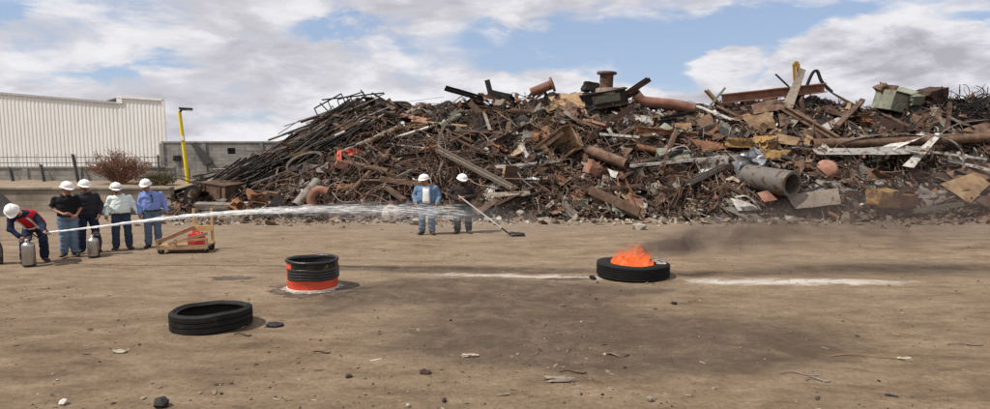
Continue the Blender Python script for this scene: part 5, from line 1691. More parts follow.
litter(408, 406, st1(.035, .7), 'dusty', 'pale_stone', 'pale stone at the bottom centre left', 'stone')
litter(650, 402, st1(.05, .7), 'dusty', 'pale_stone', 'dusty stone at the bottom right of centre', 'stone')
litter(905, 360, crum(.12, .05, .02), 'dusty', 'pale_chip', 'pale chip left of the pale stick', 'litter')
litter(120, 352, crum(.12, .06, .02), 'dusty', 'pale_chip', 'pale chip left of the worn tyre', 'litter')
litter(90, 330, bits(1, .01, .10), 'dark rust', 'dark_chip', 'flat dark chip in the left yard', 'litter')
litter(470, 357, crum(.16, .06, .02), 'dusty', 'pale_chip', 'pale flake in the centre of the yard', 'litter')

# ------------------------------------------------------------------ extinguishers
m_inox = mat('brushed_steel', [(.3, (.34, .33, .31)), (.7, (.50, .49, .47))], 6, .34, .9, bump=.05, var=0)
m_hose = plain('black_hose', (.02, .02, .02), .6, bump=0, var=0)
def extinguisher(p, h, r, label, hose_to=None, rz=0.0):
    t0 = thing('fire_extinguisher', label, 'extinguisher', p, rz, 'steel water extinguishers')
    q = MB(); q.lathe([(0, .012), (r * .92, .012), (r, .03), (r, h * .80), (r * .985, h * .83), (r * .8, h * .91), (r * .38, h * .96), (r * .3, h * 1.0), (0, h)], 28); q.build('cylinder', m_inox, t0, True)
    q = MB(); q.lathe([(r * .6, 0), (r * 1.02, 0), (r * 1.02, .028), (r * .6, .028)], 28); q.build('base_ring', m_hose, t0, True)
    q = MB(); q.tube([(0, 0, h - .01), (0, 0, h + .05)], .03, 10); q.build('valve', m_inox, t0, True)
    q = MB(); q.sweep([(-.03, 0, h + .05), (.06, 0, h + .062), (.15, 0, h + .05)], section('box', .03, .014, 0)); q.build('handle', m_inox, t0)
    q = MB(); q.sweep([(-.02, 0, h + .08), (.06, 0, h + .105), (.16, 0, h + .10)], section('box', .03, .012, 0)); q.build('lever', m_inox, t0)
    q = MB(); q.lathe([(0, 0), (.026, 0), (.026, .02), (0, .02)], 12, Matrix.Translation((0, -.03, h + .03)) @ Matrix.Rotation(R(90), 4, 'X')); q.build('gauge', m_trim, t0)
    if hose_to is None: hose_to = [(r * .9, 0, h * .98), (r * 1.25, 0, h * .7), (r * 1.18, 0, h * .3)]
    pts = [Vector((-.02, 0, h + .03)), Vector((.06, .01, h + .02))] + [Vector(v) for v in hose_to]
    fine = []
    for i in range(len(pts) - 1):
        p0, p1, p2, p3 = pts[max(i - 1, 0)], pts[i], pts[i + 1], pts[min(i + 2, len(pts) - 1)]
        for k in range(6):
            f = k / 6
            fine.append(.5 * ((2 * p1) + (p2 - p0) * f + (2 * p0 - 5 * p1 + 4 * p2 - p3) * f * f + (3 * p1 - p0 - 3 * p2 + p3) * f ** 3))
    fine.append(pts[-1])
    q = MB(); q.tube(fine, .014, 8); hs = q.build('hose', m_hose, t0, True)
    d = (fine[-1] - fine[-3]).normalized()
    q = MB(); q.tube([fine[-1], fine[-1] + d * .10], [.02, .012], 8); q.build('nozzle', m_hose, hs, True)
    return t0
def vpx(y): return y / F

# ------------------------------------------------------------------ people
SXP = 1.30
SXL = 1.08      # the men at the far left turn to face the camera across the wide frame
m_skin = mat('skin', [(.3, (.27, .135, .085)), (.7, (.36, .19, .125))], 6, .55, bump=0, var=.08)
m_hat = plain('helmet_white', (.80, .79, .76), .38, v=.05, bump=0, var=0, spec=.5)
m_dark = plain('dark_trim', (.03, .028, .027), .7, bump=0, var=0)
m_boot = plain('boot_leather', (.035, .027, .022), .6, v=.3, bump=.2, var=0)
m_hair = plain('dark_hair', (.015, .012, .010), .8, bump=.3, var=0)
m_eye = plain('eye', (.02, .015, .012), .3, bump=0, var=0)
def cloth(name, c, v=.16, rough=.9): return mat(name, [(.3, tuple(x * (1 - v) for x in c)), (.7, tuple(min(1, x * (1 + v)) for x in c))], 7, rough, bump=.5, bscale=9, var=0, spec=.15)

def ring_loft(q, rings, n=16):
    """rings: (centre, rx, ry [, tilt matrix]) stacked, closed ends"""
    vs, fs = [], []
    for r in rings:
        c = Vector(r[0]); T = r[3] if len(r) > 3 else None
        for i in range(n):
            a = 2 * math.pi * i / n
            d = Vector((r[1] * math.cos(a), r[2] * math.sin(a), 0))
            if T is not None: d = T @ d
            vs.append(c + d)
    for k in range(len(rings) - 1):
        for i in range(n):
            j = (i + 1) % n
            fs.append((k * n + i, k * n + j, (k + 1) * n + j, (k + 1) * n + i))
    fs.append(tuple(reversed(range(n)))); fs.append(tuple(range((len(rings) - 1) * n, len(rings) * n)))
    q.add(vs, fs)

def limb(q, pts, rs, n=12):
    """tapered tube with rounded joints"""
    q.tube(pts, rs, n)
    for p_, r in zip(pts, rs):
        q.ellipsoid(p_, (r, r, r), 12, 8)

def remesh(q, name, m, parent, vox, extra=None, wrinkle=0.0, smooth_it=3, sx=1.0):
    me = q.mesh('tmp')
    o = bpy.data.objects.new('tmp', me); COL.objects.link(o)
    md = o.modifiers.new('r', 'REMESH'); md.mode = 'VOXEL'; md.voxel_size = vox
    ms = o.modifiers.new('s', 'SMOOTH'); ms.iterations = smooth_it; ms.factor = .5
    dg = bpy.context.evaluated_depsgraph_get()
    nm = bpy.data.meshes.new_from_object(o.evaluated_get(dg))
    bpy.data.objects.remove(o); bpy.data.meshes.remove(me)
    co = np.empty(len(nm.vertices) * 3); nm.vertices.foreach_get('co', co); co = co.reshape(-1, 3)
    if wrinkle:
        no = np.empty(len(nm.vertices) * 3); nm.vertices.foreach_get('normal', no); no = no.reshape(-1, 3)
        for i in range(len(co)):
            x, y, z = co[i]
            co[i] += no[i] * wrinkle * (nz(x * 7, y * 7, z * 13) + .6 * nz(x * 16 + 3, y * 16, z * 24))
    nm.vertices.foreach_set('co', co.ravel())
    if extra is not None:
        b = bmesh.new(); b.from_mesh(nm)
        b2 = extra.mesh('x'); b.from_mesh(b2); b.to_mesh(nm); b.free(); bpy.data.meshes.remove(b2)
    nm.polygons.foreach_set('use_smooth', [True] * len(nm.polygons))
    nm.materials.clear(); nm.materials.append(m)
    nm.update()
    o = bpy.data.objects.new(name, nm); COL.objects.link(o); o.parent = parent
    return o

def hand(q, wrist, direc, palm_n, side):
    """palm + five fingers, added to q; side: +1 thumb towards +axis"""
    d = Vector(direc).normalized(); n = Vector(palm_n); n = (n - d * n.dot(d)).normalized()
    s = d.cross(n).normalized() * side
    w = Vector(wrist)
    q.tube([w - d * .02, w + d * .03, w + d * .085], [.027, .036, .036], 10)
    for k, (off, L) in enumerate(((-.027, .060), (-.009, .075), (.009, .080), (.027, .072))):
        b = w + d * .078 + s * off
        c1 = b + d * L * .45 + n * .008; c2 = c1 + d * L * .32 + n * .022; c3 = c2 + d * L * .15 + n * .022
        q.tube([b - d * .02, b, c1, c2, c3], [.010, .0105, .0095, .0085, .005], 6)
    b = w + d * .03 + s * .026
    q.tube([b - s * .01, b + s * .022 + d * .025 + n * .008, b + s * .028 + d * .055 + n * .02, b + s * .024 + d * .072 + n * .026], [.013, .012, .010, .006], 6)

def person(label, base, J, top_m, leg_m, sleeve='long', sx=SXP, rz=0.0, boots=m_boot, inner=None, vest=None, jacket=False, strap=False, hat_band=False, belly=1.0, beard=False, face_m=None, shirt_out=False, collar=True):
    """J: joints in metres, x to the right of the picture, -y towards the camera"""
    t0 = thing('person', label, 'person', base, rz)
    V = {k: Vector(v) for k, v in J.items()}
    torso = [V['pelvis'], V['waist'], V['chest'], V['neck']]
    def frame(i):
        d = (torso[min(i + 1, 3)] - torso[max(i - 1, 0)]).normalized()
        sh = (V['shR'] - V['shL']); sh = (sh - d * sh.dot(d)).normalized()
        y = d.cross(sh).normalized()
        return Matrix((sh, y, d)).transposed()
    # ---- body
    q = MB()
    rw = [(.150, .105), (.140 * belly, .105 * belly), (.165, .115), (.075, .07)]
    rings = []
    for i in range(4): rings.append((torso[i], rw[i][0], rw[i][1], frame(i)))
    rings.insert(3, (V['chest'].lerp(V['neck'], .6), .150, .09, frame(2)))
    ring_loft(q, rings)
    hd = V['head']; hdir = (hd - V['neck']).normalized()
    limb(q, [V['neck'], hd - hdir * .02], [.058, .055])
    HR = V.get('hrot')
    hm = Euler((hd_rot := J.get('hrot_e', (0, 0, 0)))).to_matrix()
    q.ellipsoid(hd + hm @ Vector((0, .005, .02)), (.076, .095, .105), 18, 12, hm)
    q.ellipsoid(hd + hm @ Vector((0, -.025, -.065)), (.056, .062, .055), 14, 9, hm)
    q.ellipsoid(hd + hm @ Vector((0, -.098, -.012)), (.014, .020, .026), 10, 7, hm)
    for s in (-1, 1):
        q.ellipsoid(hd + hm @ Vector((s * .078, .012, -.005)), (.010, .020, .032), 10, 7, hm)
        q.ellipsoid(hd + hm @ Vector((s * .036, -.080, -.022)), (.022, .016, .018), 10, 7, hm)
    for S in 'LR':
        limb(q, [V['sh' + S], V['el' + S], V['wr' + S]], [.050, .040, .028])
        limb(q, [V['hip' + S], V['kn' + S], V['an' + S]], [.080, .055, .040])
    fing = MB()
    for S, sd in (('L', 1), ('R', -1)):
        d = J.get('hd' + S) or (V['wr' + S] - V['el' + S])
        hand(fing, V['wr' + S], d, J.get('pn' + S, ((1 if S == 'L' else -1), -.2, 0)), sd)
    body = remesh(q, 'body', face_m or m_skin, t0, .0125, fing, smooth_it=2)
    # face
    for s in (-1, 1):
        e = MB(); e.ellipsoid(hd + hm @ Vector((s * .032, -.088, .012)), (.012, .008, .007), 8, 6, hm); e.build('eye', m_eye, body, 'all')
        e = MB(); e.ellipsoid(hd + hm @ Vector((s * .032, -.092, .030)), (.020, .007, .005), 8, 6, hm); e.build('eyebrow', m_hair, body, 'all')
    e = MB(); e.ellipsoid(hd + hm @ Vector((0, -.088, -.058)), (.024, .008, .006), 8, 6, hm); e.build('mouth', plain('lips', (.22, .085, .065), .6, bump=0, var=0), body, 'all')
    if beard == 'face':
        e = MB(); e.ellipsoid(hd + hm @ Vector((0, -.03, -.075)), (.068, .075, .070), 14, 9, hm); e.build('beard', m_hair, t0, 'all')
    elif beard:
        e = MB(); e.ellipsoid(hd + hm @ Vector((0, -.090, -.045)), (.034, .012, .008), 10, 6, hm); e.build('moustache', m_hair, t0, 'all')
    e = MB(); e.ellipsoid(hd + hm @ Vector((0, .03, .022)), (.082, .088, .098), 14, 9, hm); e.build('hair', m_hair, t0, 'all')
    # ---- helmet
    HM = Matrix.Translation(hd + hm @ Vector((0, .0, .074))) @ hm.to_4x4() @ Matrix.Rotation(R(8), 4, 'X')
    hat = bpy.data.objects.new('helmet', None)
    q = MB()
    prof = [(.118, 0), (.119, .02), (.114, .055), (.100, .088), (.074, .113), (.038, .127), (0.001, .130)]
    q.lathe([(r, z) for r, z in prof], 28, HM @ Matrix.Diagonal((.98, 1.16, 1.0, 1)))
    shell = q.build('helmet', m_hat, t0, 'all')
    q = MB(); q.lathe([(.112, .008), (.136, -.004), (.138, .002), (.116, .016)], 28, HM @ Matrix.Diagonal((.98, 1.16, 1, 1))); q.build('brim', m_hat, shell, 'all')
    vs_ = []; n_ = 12
    for k in range(n_ + 1):
        a = R(-150 + 120 * k / n_)
        vs_.append([HM @ Vector((.118 * math.cos(a) * .98, .118 * math.sin(a) * 1.16, .012)), HM @ Vector((.135 * math.cos(a) * .98, (.118 + .062 * math.sin(math.pi * k / n_)) * math.sin(a) * 1.16, -.012))])
    q = MB().sheet(vs_, .006); q.build('visor', m_hat, shell)
    q = MB(); q.sweep([HM @ Vector((0, -.120 + .0 * k, .06)) if False else HM @ Vector((0, 1.16 * .124 * math.cos(R(20 + 140 * k / 8)), .012 + .128 * math.sin(R(20 + 140 * k / 8)))) for k in range(9)], section('box', .03, .010, 0)); q.build('ridge', m_hat, shell)
    if hat_band:
        q = MB(); q.lathe([(.121, .012), (.122, .03), (.120, .034)], 28, HM @ Matrix.Diagonal((.98, 1.16, 1, 1)), R(-170), R(-10)); q.build('band', m_dark, shell, 'all')
    # ---- shirt / jacket
    q = MB()
    ex = .022 if not jacket else .035
    hem = V['pelvis'].lerp(V['waist'], -.25 if shirt_out else .12)
    rr = [(hem, .172 * (belly * .5 + .5) + ex * .4, .122 * belly + ex * .4, frame(0)), (V['waist'], .160 * belly + ex, .118 * belly + ex * .8, frame(1)), (V['chest'], .178 + ex, .122 + ex, frame(2)), (V['chest'].lerp(V['neck'], .30), .196 + ex * .5, .118 + ex * .7, frame(2)), (V['chest'].lerp(V['neck'], .66), .168 + ex * .4, .098 + ex * .6, frame(2)), (V['neck'] - (V['neck'] - V['chest']) * .06, .080, .078, frame(3))]
    ring_loft(q, rr, 20)
    for S in 'LR':
        a_, e_, w_ = V['sh' + S], V['el' + S], V['wr' + S]
        k = ex * .7
        if sleeve == 'long': limb(q, [a_, e_, e_.lerp(w_, .92)], [.054 + k, .048 + k, .038 + k * .8])
        elif sleeve == 'rolled': limb(q, [a_, e_, e_.lerp(w_, .35)], [.054 + k, .053 + k, .046 + k])
        else: q.tube([a_ + (a_ - e_) * .1, a_.lerp(e_, .4), a_.lerp(e_, .82)], [.056 + k, .060 + k, .062 + k], 12); q.ellipsoid(a_, (.056 + k,) * 3, 12, 8)
    shirt = remesh(q, 'jacket' if jacket else 'shirt', top_m, t0, .016, wrinkle=.013)
    fr = frame(2)
    def front(f, off):   # point on the front of the torso, f from hem to neck, off sideways
        c = hem.lerp(V['chest'], min(1, f / .62)) if f < .62 else V['chest'].lerp(V['neck'], (f - .62) / .38 * .8)
        yr = (.122 * belly + ex * .8) * (1 - f / .62) + (.122 + ex) * (f / .62) if f < .62 else (.122 + ex) * (1 - (f - .62) / .38) + .085 * (f - .62) / .38
        return c + fr @ Vector((off, -math.sqrt(max(0.05, 1 - (off / .2) ** 2)) * yr - .008, 0))
    if inner is not None:     # open jacket shows the shirt beneath
        g = [[front(f, -.082 * (1.1 - .25 * f) + .164 * (1.1 - .25 * f) * j / 5) - fr @ Vector((0, .022, 0)) for j in range(6)] for f in (-.06, .1, .25, .4, .55, .7, .85, .97)]
        MB().sheet(g, .012).build('undershirt', inner, t0, 'all')
        for s in (-1, 1):
            g = [[front(f, s * (.080 + .035 * j) * (1.1 - .25 * f)) - fr @ Vector((0, .032 - .016 * j, 0)) for j in range(2)] for f in (0, .2, .4, .6, .8, .95)]
            MB().sheet(g, .012).build('lapel', top_m, t0, 'all')
    elif vest is None:
        g = [[front(f, -.010 + .02 * j) + fr @ Vector((0, .003, 0)) for j in range(2)] for f in (.02, .2, .4, .6, .8, .97)]
        MB().sheet(g, .006).build('placket', top_m, shirt)
        if collar:
            for s in (-1, 1):
                c0 = V['neck'] + (V['neck'] - V['chest']) * .04
                g = [[c0 + fr @ Vector((s * .012, -.085, -.005)), c0 + fr @ Vector((s * .085, -.02, .02))], [c0 + fr @ Vector((s * .045, -.112, -.05)), c0 + fr @ Vector((s * .105, -.05, -.02))]]
                MB().sheet(g, .008).build('collar', top_m, shirt)
    if vest is not None:
        q = MB()
        rv = [(c, a + .016, b + .018, T) for (c, a, b, T) in rr[:5]]
        rv[0] = (V['pelvis'].lerp(V['waist'], -.1), rv[0][1] + .01, rv[0][2] + .01, rv[0][3])
        ring_loft(q, rv, 20)
        vo_ = remesh(q, 'vest', vest[0], t0, .016, wrinkle=.006)
        for s in (-1, 1):
            g = [[front(f, s * (.085 + .035 * j)) - fr @ Vector((0, .028, 0)) for j in range(2)] for f in (.0, .15, .3, .45, .6, .75, .9)]
            MB().sheet(g, .008).build('reflective_strip', vest[1], vo_, 'all')
        g = [[front(f, -.15 + .05 * j) - fr @ Vector((0, .026, 0)) for j in range(7)] for f in (.18, .27)]
        MB().sheet(g, .008).build('reflective_band', vest[1], vo_, 'all')
    # ---- trousers
    q = MB()
    fp = frame(0)
    ring_loft(q, [(V['pelvis'] - fp @ Vector((0, 0, .09)), .150, .112, fp), (V['pelvis'], .172 * (belly * .4 + .6), .128, fp), (V['pelvis'].lerp(V['waist'], .4), .160 * belly, .118 * belly, fp)], 20)
    for S in 'LR':
        h_, k_, a_ = V['hip' + S], V['kn' + S], V['an' + S]
        limb(q, [h_, k_, a_ + (k_ - a_) * .06], [.108, .086, .080])
    tr = remesh(q, 'trousers', leg_m, t0, .017, wrinkle=.014)
    q = MB()
    wv = V['pelvis'].lerp(V['waist'], .22)
    ring = [wv + fp @ Vector((.176 * (belly * .5 + .5) * math.cos(a), (.13 * belly) * math.sin(a), 0)) for a in [2 * math.pi * k / 24 for k in range(25)]]
    q.sweep(ring, section('box', .036, .012, 0), caps=False, roll=math.pi / 2); q.build('belt', m_dark, t0)
    # ---- boots
    for S in 'LR':
        a_ = V['an' + S]
        d = Vector(J.get('ft' + S, (0, -1, 0))).normalized()
        q = MB()
        q.tube([a_ + Vector((0, 0, .06)), a_, Vector((a_.x, a_.y, .05))], [.05, .052, .055], 12)
        hp = Vector((a_.x, a_.y, .035)) - d * .06
        q.tube([hp, hp + d * .12 + Vector((0, 0, .008)), hp + d * .24], [.040, .047, .036], 12)
        q.ellipsoid(hp + d * .24 - Vector((0, 0, .004)), (.042, .042, .034), 12, 8); q.ellipsoid(hp, (.042, .042, .036), 12, 8)
        q.v = [(x, y, max(.004, z)) for x, y, z in q.v]
        b_ = q.build('boot', boots, t0, 'all')
    t0.scale = (sx, 1, 1)
    return t0

def stand(h=1.0, lean=0.0, spread=.11, **ov):
    J = dict(pelvis=(0, .02, .95), waist=(0, .01, 1.09), chest=(lean, .02, 1.30), neck=(lean, .02, 1.47), head=(lean, -.01, 1.585),
             shL=(-.185 + lean, .02, 1.385), shR=(.185 + lean, .02, 1.385), elL=(-.25, .04, 1.13), elR=(.25, .04, 1.13), wrL=(-.27, -.05, .90), wrR=(.27, -.05, .90),
             hipL=(-.095, .02, .90), hipR=(.095, .02, .90), knL=(-spread, -.01, .50), knR=(spread, -.01, .50), anL=(-spread - .01, .03, .09), anR=(spread + .01, .03, .09),
             ftL=(-.35, -1, 0), ftR=(.35, -1, 0))
    J.update(ov)
    if h != 1.0:
        for k in list(J):
            if k[:2] not in ('ft', 'hd', 'pn') and k != 'hrot_e':
                J[k] = tuple(c * h for c in J[k])
    return J

navy = cloth('navy_cloth', (.018, .024, .05)); black = cloth('black_cloth', (.012, .012, .014)); charcoal = cloth('charcoal_cloth', (.030, .030, .038))
jeans = cloth('light_jeans', (.13, .19, .27)); djeans = cloth('dark_jeans', (.035, .05, .085)); mjeans = cloth('blue_jeans', (.10, .14, .20))
mint = cloth('mint_cloth', (.70, .80, .77), .06); blue_s = cloth('blue_cloth', (.20, .28, .60), .10); white_c = cloth('white_cloth', (.78, .77, .74), .05)
redv = cloth('red_vest', (.50, .02, .035)); refl = plain('reflective_tape', (.68, .66, .64), .4, bump=0, var=0); denim = cloth('denim', (.13, .20, .31)); dbrown = cloth('dark_brown_cloth', (.035, .027, .026))

def gpos(px, py): g = ground(px, py); return (g.x, g.y, 0)

# bending man with the extinguisher
B1 = gpos(35, 262)
J = dict(pelvis=(.05, .22, .80), waist=(.01, .10, .92), chest=(-.09, -.08, 1.06), neck=(-.22, -.22, 1.15), head=(-.29, -.33, 1.185), hrot_e=(R(42), R(-8), R(-12)),
         shL=(-.33, -.14, 1.08), shR=(.04, -.16, 1.09), elL=(-.36, -.24, .80), elR=(.17, -.30, .86), wrL=(-.20, -.36, .63), wrR=(.18, -.50, .735),
         hdL=(.5, -.3, -.5), hdR=(.55, -.6, -.05), pnL=(.5, -.5, -.5), pnR=(-.3, .2, -.9),
         hipL=(-.06, .18, .78), hipR=(.13, .18, .78), knL=(-.16, -.06, .46), knR=(.17, -.06, .46), anL=(-.17, .08, .09), anR=(.17, .08, .09), ftL=(-.3, -1, 0), ftR=(.3, -1, 0))
person('man in white helmet and red vest bending over a steel extinguisher', B1, J, navy, navy, 'long', vest=(redv, refl), beard='face', sx=SXL, rz=math.atan2(-B1[0], B1[1]))
# black polo
B2 = gpos(70, 256)
J = stand(1.0, lean=.0, shL=(-.185, .06, 1.385), shR=(.185, -.02, 1.385), elL=(-.27, .06, 1.15), wrL=(-.06, -.17, 1.03), elR=(.25, .02, 1.13), wrR=(.17, -.14, .99), hdL=(.9, -.15, .02), hdR=(-.4, -.5, -.4), pnL=(0, .5, -.4), pnR=(-.6, .6, 0), spread=.085, head=(.03, -.02, 1.585), hrot_e=(R(6), 0, R(24)))
person('man in black polo shirt and light jeans with folded hands, second from left', B2, J, black, jeans, 'short', belly=1.08, beard=True, sx=SXL, rz=math.atan2(-B2[0], B2[1]))
# charcoal shirt, behind
B3 = gpos(90, 252)
J = stand(1.01, elR=(.27, .05, 1.14), wrR=(.22, -.10, .93), elL=(-.26, .05, 1.14), wrL=(-.22, -.08, .93), head=(-.02, -.01, 1.585), hrot_e=(R(4), 0, R(12)), spread=.13)
person('man in charcoal long-sleeved shirt standing behind the black polo man', B3, J, charcoal, navy, 'long', belly=1.08, beard=True, sx=SXL, rz=math.atan2(-B3[0], B3[1]))
# mint shirt
B4 = gpos(123, 249)
J = stand(.95, shL=(-.195, .02, 1.385), shR=(.195, .02, 1.385), elL=(-.28, .06, 1.15), elR=(.29, .06, 1.15), wrL=(-.30, -.06, .93), wrR=(.38, -.05, .95), spread=.13, head=(-.07, -.02, 1.585), hrot_e=(R(6), 0, R(6)))
person('man in pale mint shirt and dark jeans, fourth from left', B4, J, mint, djeans, 'long', belly=1.2, hat_band=True, beard=True, sx=SXL, rz=math.atan2(-B4[0], B4[1]))
# blue shirt
B5 = gpos(154, 247)
J = stand(.995, shL=(-.19, .02, 1.385), shR=(.19, .02, 1.385), elL=(-.25, .05, 1.14), elR=(.27, .05, 1.14), wrL=(-.25, -.04, .90), wrR=(.31, -.05, .93), spread=.10, head=(-.10, -.02, 1.585), chest=(-.02, .02, 1.30), neck=(-.07, .01, 1.47), hrot_e=(R(8), 0, R(-14)))
p5 = person('man in bright blue shirt beside the wooden cart', B5, J, blue_s, mjeans, 'long', belly=1.1, sx=SXL, rz=math.atan2(-B5[0], B5[1]))
q = MB(); q.tube([(.0, -.168, 1.36), (.02, -.175, 1.30), (.015, -.175, 1.18)], .012, 6); q.build('lanyard', m_dark, p5)
q = MB(); q.box((.0, -.175, 1.36), (.045, .02, .05)); q.build('badge', m_dark, p5)
# denim jacket
B6 = gpos(427, 234)
J = stand(1.0, shL=(-.20, .02, 1.38), shR=(.20, .02, 1.38), elL=(-.28, .05, 1.13), elR=(.28, .05, 1.13), wrL=(-.24, -.08, .95), wrR=(.25, -.08, .95), spread=.105, head=(-.05, -.01, 1.585), hrot_e=(R(4), 0, R(-20)))
person('man in open denim jacket over a white shirt by the heap', B6, J, denim, mjeans, 'long', inner=white_c, jacket=True, belly=1.08, face_m=m_skin)
# dark clothes with shovel
B7 = gpos(463, 233)
J = stand(1.0, shL=(-.195, .04, 1.38), shR=(.195, .0, 1.38), elL=(-.30, .0, 1.14), elR=(.28, -.02, 1.13), wrL=(-.08, -.24, 1.02), wrR=(.05, -.27, 1.10), hdL=(.8, -.3, .1), hdR=(-.7, -.35, .0), pnL=(.0, .4, -.8), pnR=(0, .4, -.8), spread=.12, head=(-.01, -.03, 1.585), hrot_e=(R(10), 0, R(14)))
p7 = person('man in dark jacket holding a long-handled shovel by the heap', B7, J, dbrown, charcoal, 'long', jacket=True, belly=1.06, beard='face')

# shovel
hA = Vector((B7[0] - .02, B7[1] - .31, 1.09)); hB = ground(509, 234, .06)
hB = Vector((hB.x, hB.y, .07))
t0 = thing('shovel', 'long pale-handled shovel resting its dark blade on the ground', 'shovel', hB)
d = (hA - hB).normalized()
q = MB(); q.tube([d * .05, d * ((hA - hB).length + .12)], [.022, .022], 10); q.build('handle', plain('pale_wood', (.66, .62, .55), .6, v=.1), t0, True)
q = MB(); q.tube([d * -.06, d * .28], [.024, .030], 10); q.build('socket', M_['black'], t0, True)
g = [[(.02 + .44 * i / 4, -.17 + .085 * j + .0, .0 + .035 * (abs(j - 2) / 2) ** 2 - .035 * i / 4) for j in range(5)] for i in range(5)]
MB().sheet(g, .012).build('blade', M_['black'], t0, 'all')

# extinguishers
g = ground(32, 262.5); RZ1 = math.atan2(-B1[0], B1[1])
E1 = Vector(B1) + Matrix.Rotation(RZ1, 3, 'Z') @ Vector((-.10, -.40, 0))
wr = Vector(B1) + Matrix.Rotation(RZ1, 3, 'Z') @ Vector((.235 * SXL, -.58, .735)) - E1
extinguisher(E1, .54, .125, 'steel extinguisher held by the bending man in the red vest', [(.16, -.05, .70), (wr.x * .6, wr.y * .6, .60), (wr.x - .03, wr.y + .02, .70), tuple(wr)])
extinguisher(gpos(94, 256.5), .47, .125, 'steel extinguisher standing on the dirt in front of the charcoal shirt man', [(.05, 0, .60), (.16, 0, .56), (.20, 0, .36), (.16, 0, .16)])
extinguisher(gpos(-4, 264), .50, .13, 'steel extinguisher cut off by the left edge of the photo')

# water jet
J0 = E1 + wr + Vector((.10, -.03, .0))
def jet():
    px = [(52, 231, J0.y), (100, 226.5, 12.9), (160, 219, 12.8), (220, 213.5, 12.7), (290, 210, 12.6), (360, 209.5, 12.5), (430, 212, 12.4), (500, 217, 12.3), (560, 224, 12.2), (600, 232, 12.1)]
    pts = [J0] + [at(*k) for k in px[1:]]
    rs = [.018, .027, .045, .072, .11, .155, .20, .25, .27, .16]
    fine, fr_ = [], []
    for i in range(len(pts) - 1):
        p0, p1, p2, p3 = pts[max(i - 1, 0)], pts[i], pts[i + 1], pts[min(i + 2, len(pts) - 1)]
        for k in range(4):
            f = k / 4
            fine.append(.5 * ((2 * p1) + (p2 - p0) * f + (2 * p0 - 5 * p1 + 4 * p2 - p3) * f * f + (3 * p1 - p0 - 3 * p2 + p3) * f ** 3)); fr_.append(rs[i] * (1 - f) + rs[i + 1] * f)
    fine.append(pts[-1]); fr_.append(rs[-1])
    X0, X1 = pts[0].x, pts[-1].x
    def spray(name, amount, decay):
        m = bpy.data.materials.new(name); m.use_nodes = True
        t = NT(m.node_tree); t.n.clear()
        out = t.new('ShaderNodeOutputMaterial'); pv = t.new('ShaderNodeVolumePrincipled')
        co = t.new('ShaderNodeTexCoord').outputs['Object']
        sp_ = t.new('ShaderNodeSeparateXYZ'); t.l.new(co, sp_.inputs[0])
        f = t.m('DIVIDE', t.m('SUBTRACT', sp_.outputs[0], X0), X1 - X0)
        dn = t.m('MULTIPLY', t.m('POWER', 2.71828, t.m('MULTIPLY', f, -decay)), amount)
        dn = t.m('MULTIPLY', dn, t.smooth(f, 1.0, .72))
        mp = t.new('ShaderNodeMapping'); t.l.new(co, mp.inputs[0]); mp.inputs['Scale'].default_value = (.7, 3, 3)
        dn = t.m('MULTIPLY', dn, t.m('ADD', .45, t.m('MULTIPLY', t.smooth(t.noise(mp.outputs[0], 2.6, 6, .65, .5), .36, .72), 1.1)))
        t.l.new(dn, pv.inputs['Density']); pv.inputs['Color'].default_value = (.985, .988, .995, 1); pv.inputs['Anisotropy'].default_value = .1
        t.l.new(pv.outputs[0], out.inputs['Volume'])
        return m
    q = MB(); q.tube(fine, [r * .72 for r in fr_], 14)
    o = q.build('water_jet', spray('water_spray', 30.0, 6.0), smooth='all')
    tag(o, 'white jet of water spraying right from the nozzle of the bending man', 'water jet', kind='stuff')
    q = MB(); n0 = 10; q.tube([p_ + Vector((0, 0, -.10 * (i / len(fine)))) for i, p_ in enumerate(fine)][n0:], [r * 1.55 * min(1, .5 + i * .05) for i, r in enumerate(fr_[n0:])], 14)
    o = q.build('water_mist', spray('water_mist', 3.4, 4.6), smooth='all')
    tag(o, 'faint mist drifting off the white water jet', kind='stuff')
    # droplets
    mw = plain('water_drop', (.86, .87, .88), .3, v=.05, bump=0, var=0)
    q = MB()
    nf = len(fine) - 2
    for i in range(1900):
        k = nf * .74 * random.random() ** 1.75; i0 = int(k); p_ = fine[i0].lerp(fine[i0 + 1], k - i0); r = fr_[i0]
        d_ = (fine[i0 + 1] - fine[i0]).normalized()
        d_ = (d_ + Vector((0, random.gauss(0, .02), random.gauss(0, .02)))).normalized()
        p_ = p_ + Vector((0, random.gauss(0, r * .36), random.gauss(0, r * .36)))
        ln = r_(.05, .22); s_ = r_(.0016, .0042) * (1.1 - .6 * k / nf)
        a_, b_ = basis(d_)
        q.add([p_ - d_ * ln, p_ + a_ * s_, p_ + b_ * s_, p_ - a_ * s_, p_ - b_ * s_, p_ + d_ * ln], [(0, 2, 1), (0, 3, 2), (0, 4, 3), (0, 1, 4), (5, 1, 2), (5, 2, 3), (5, 3, 4), (5, 4, 1)])
    o = q.build('water_drops', mw)
    tag(o, 'fine water drops flying along the white jet', kind='stuff')
jet()

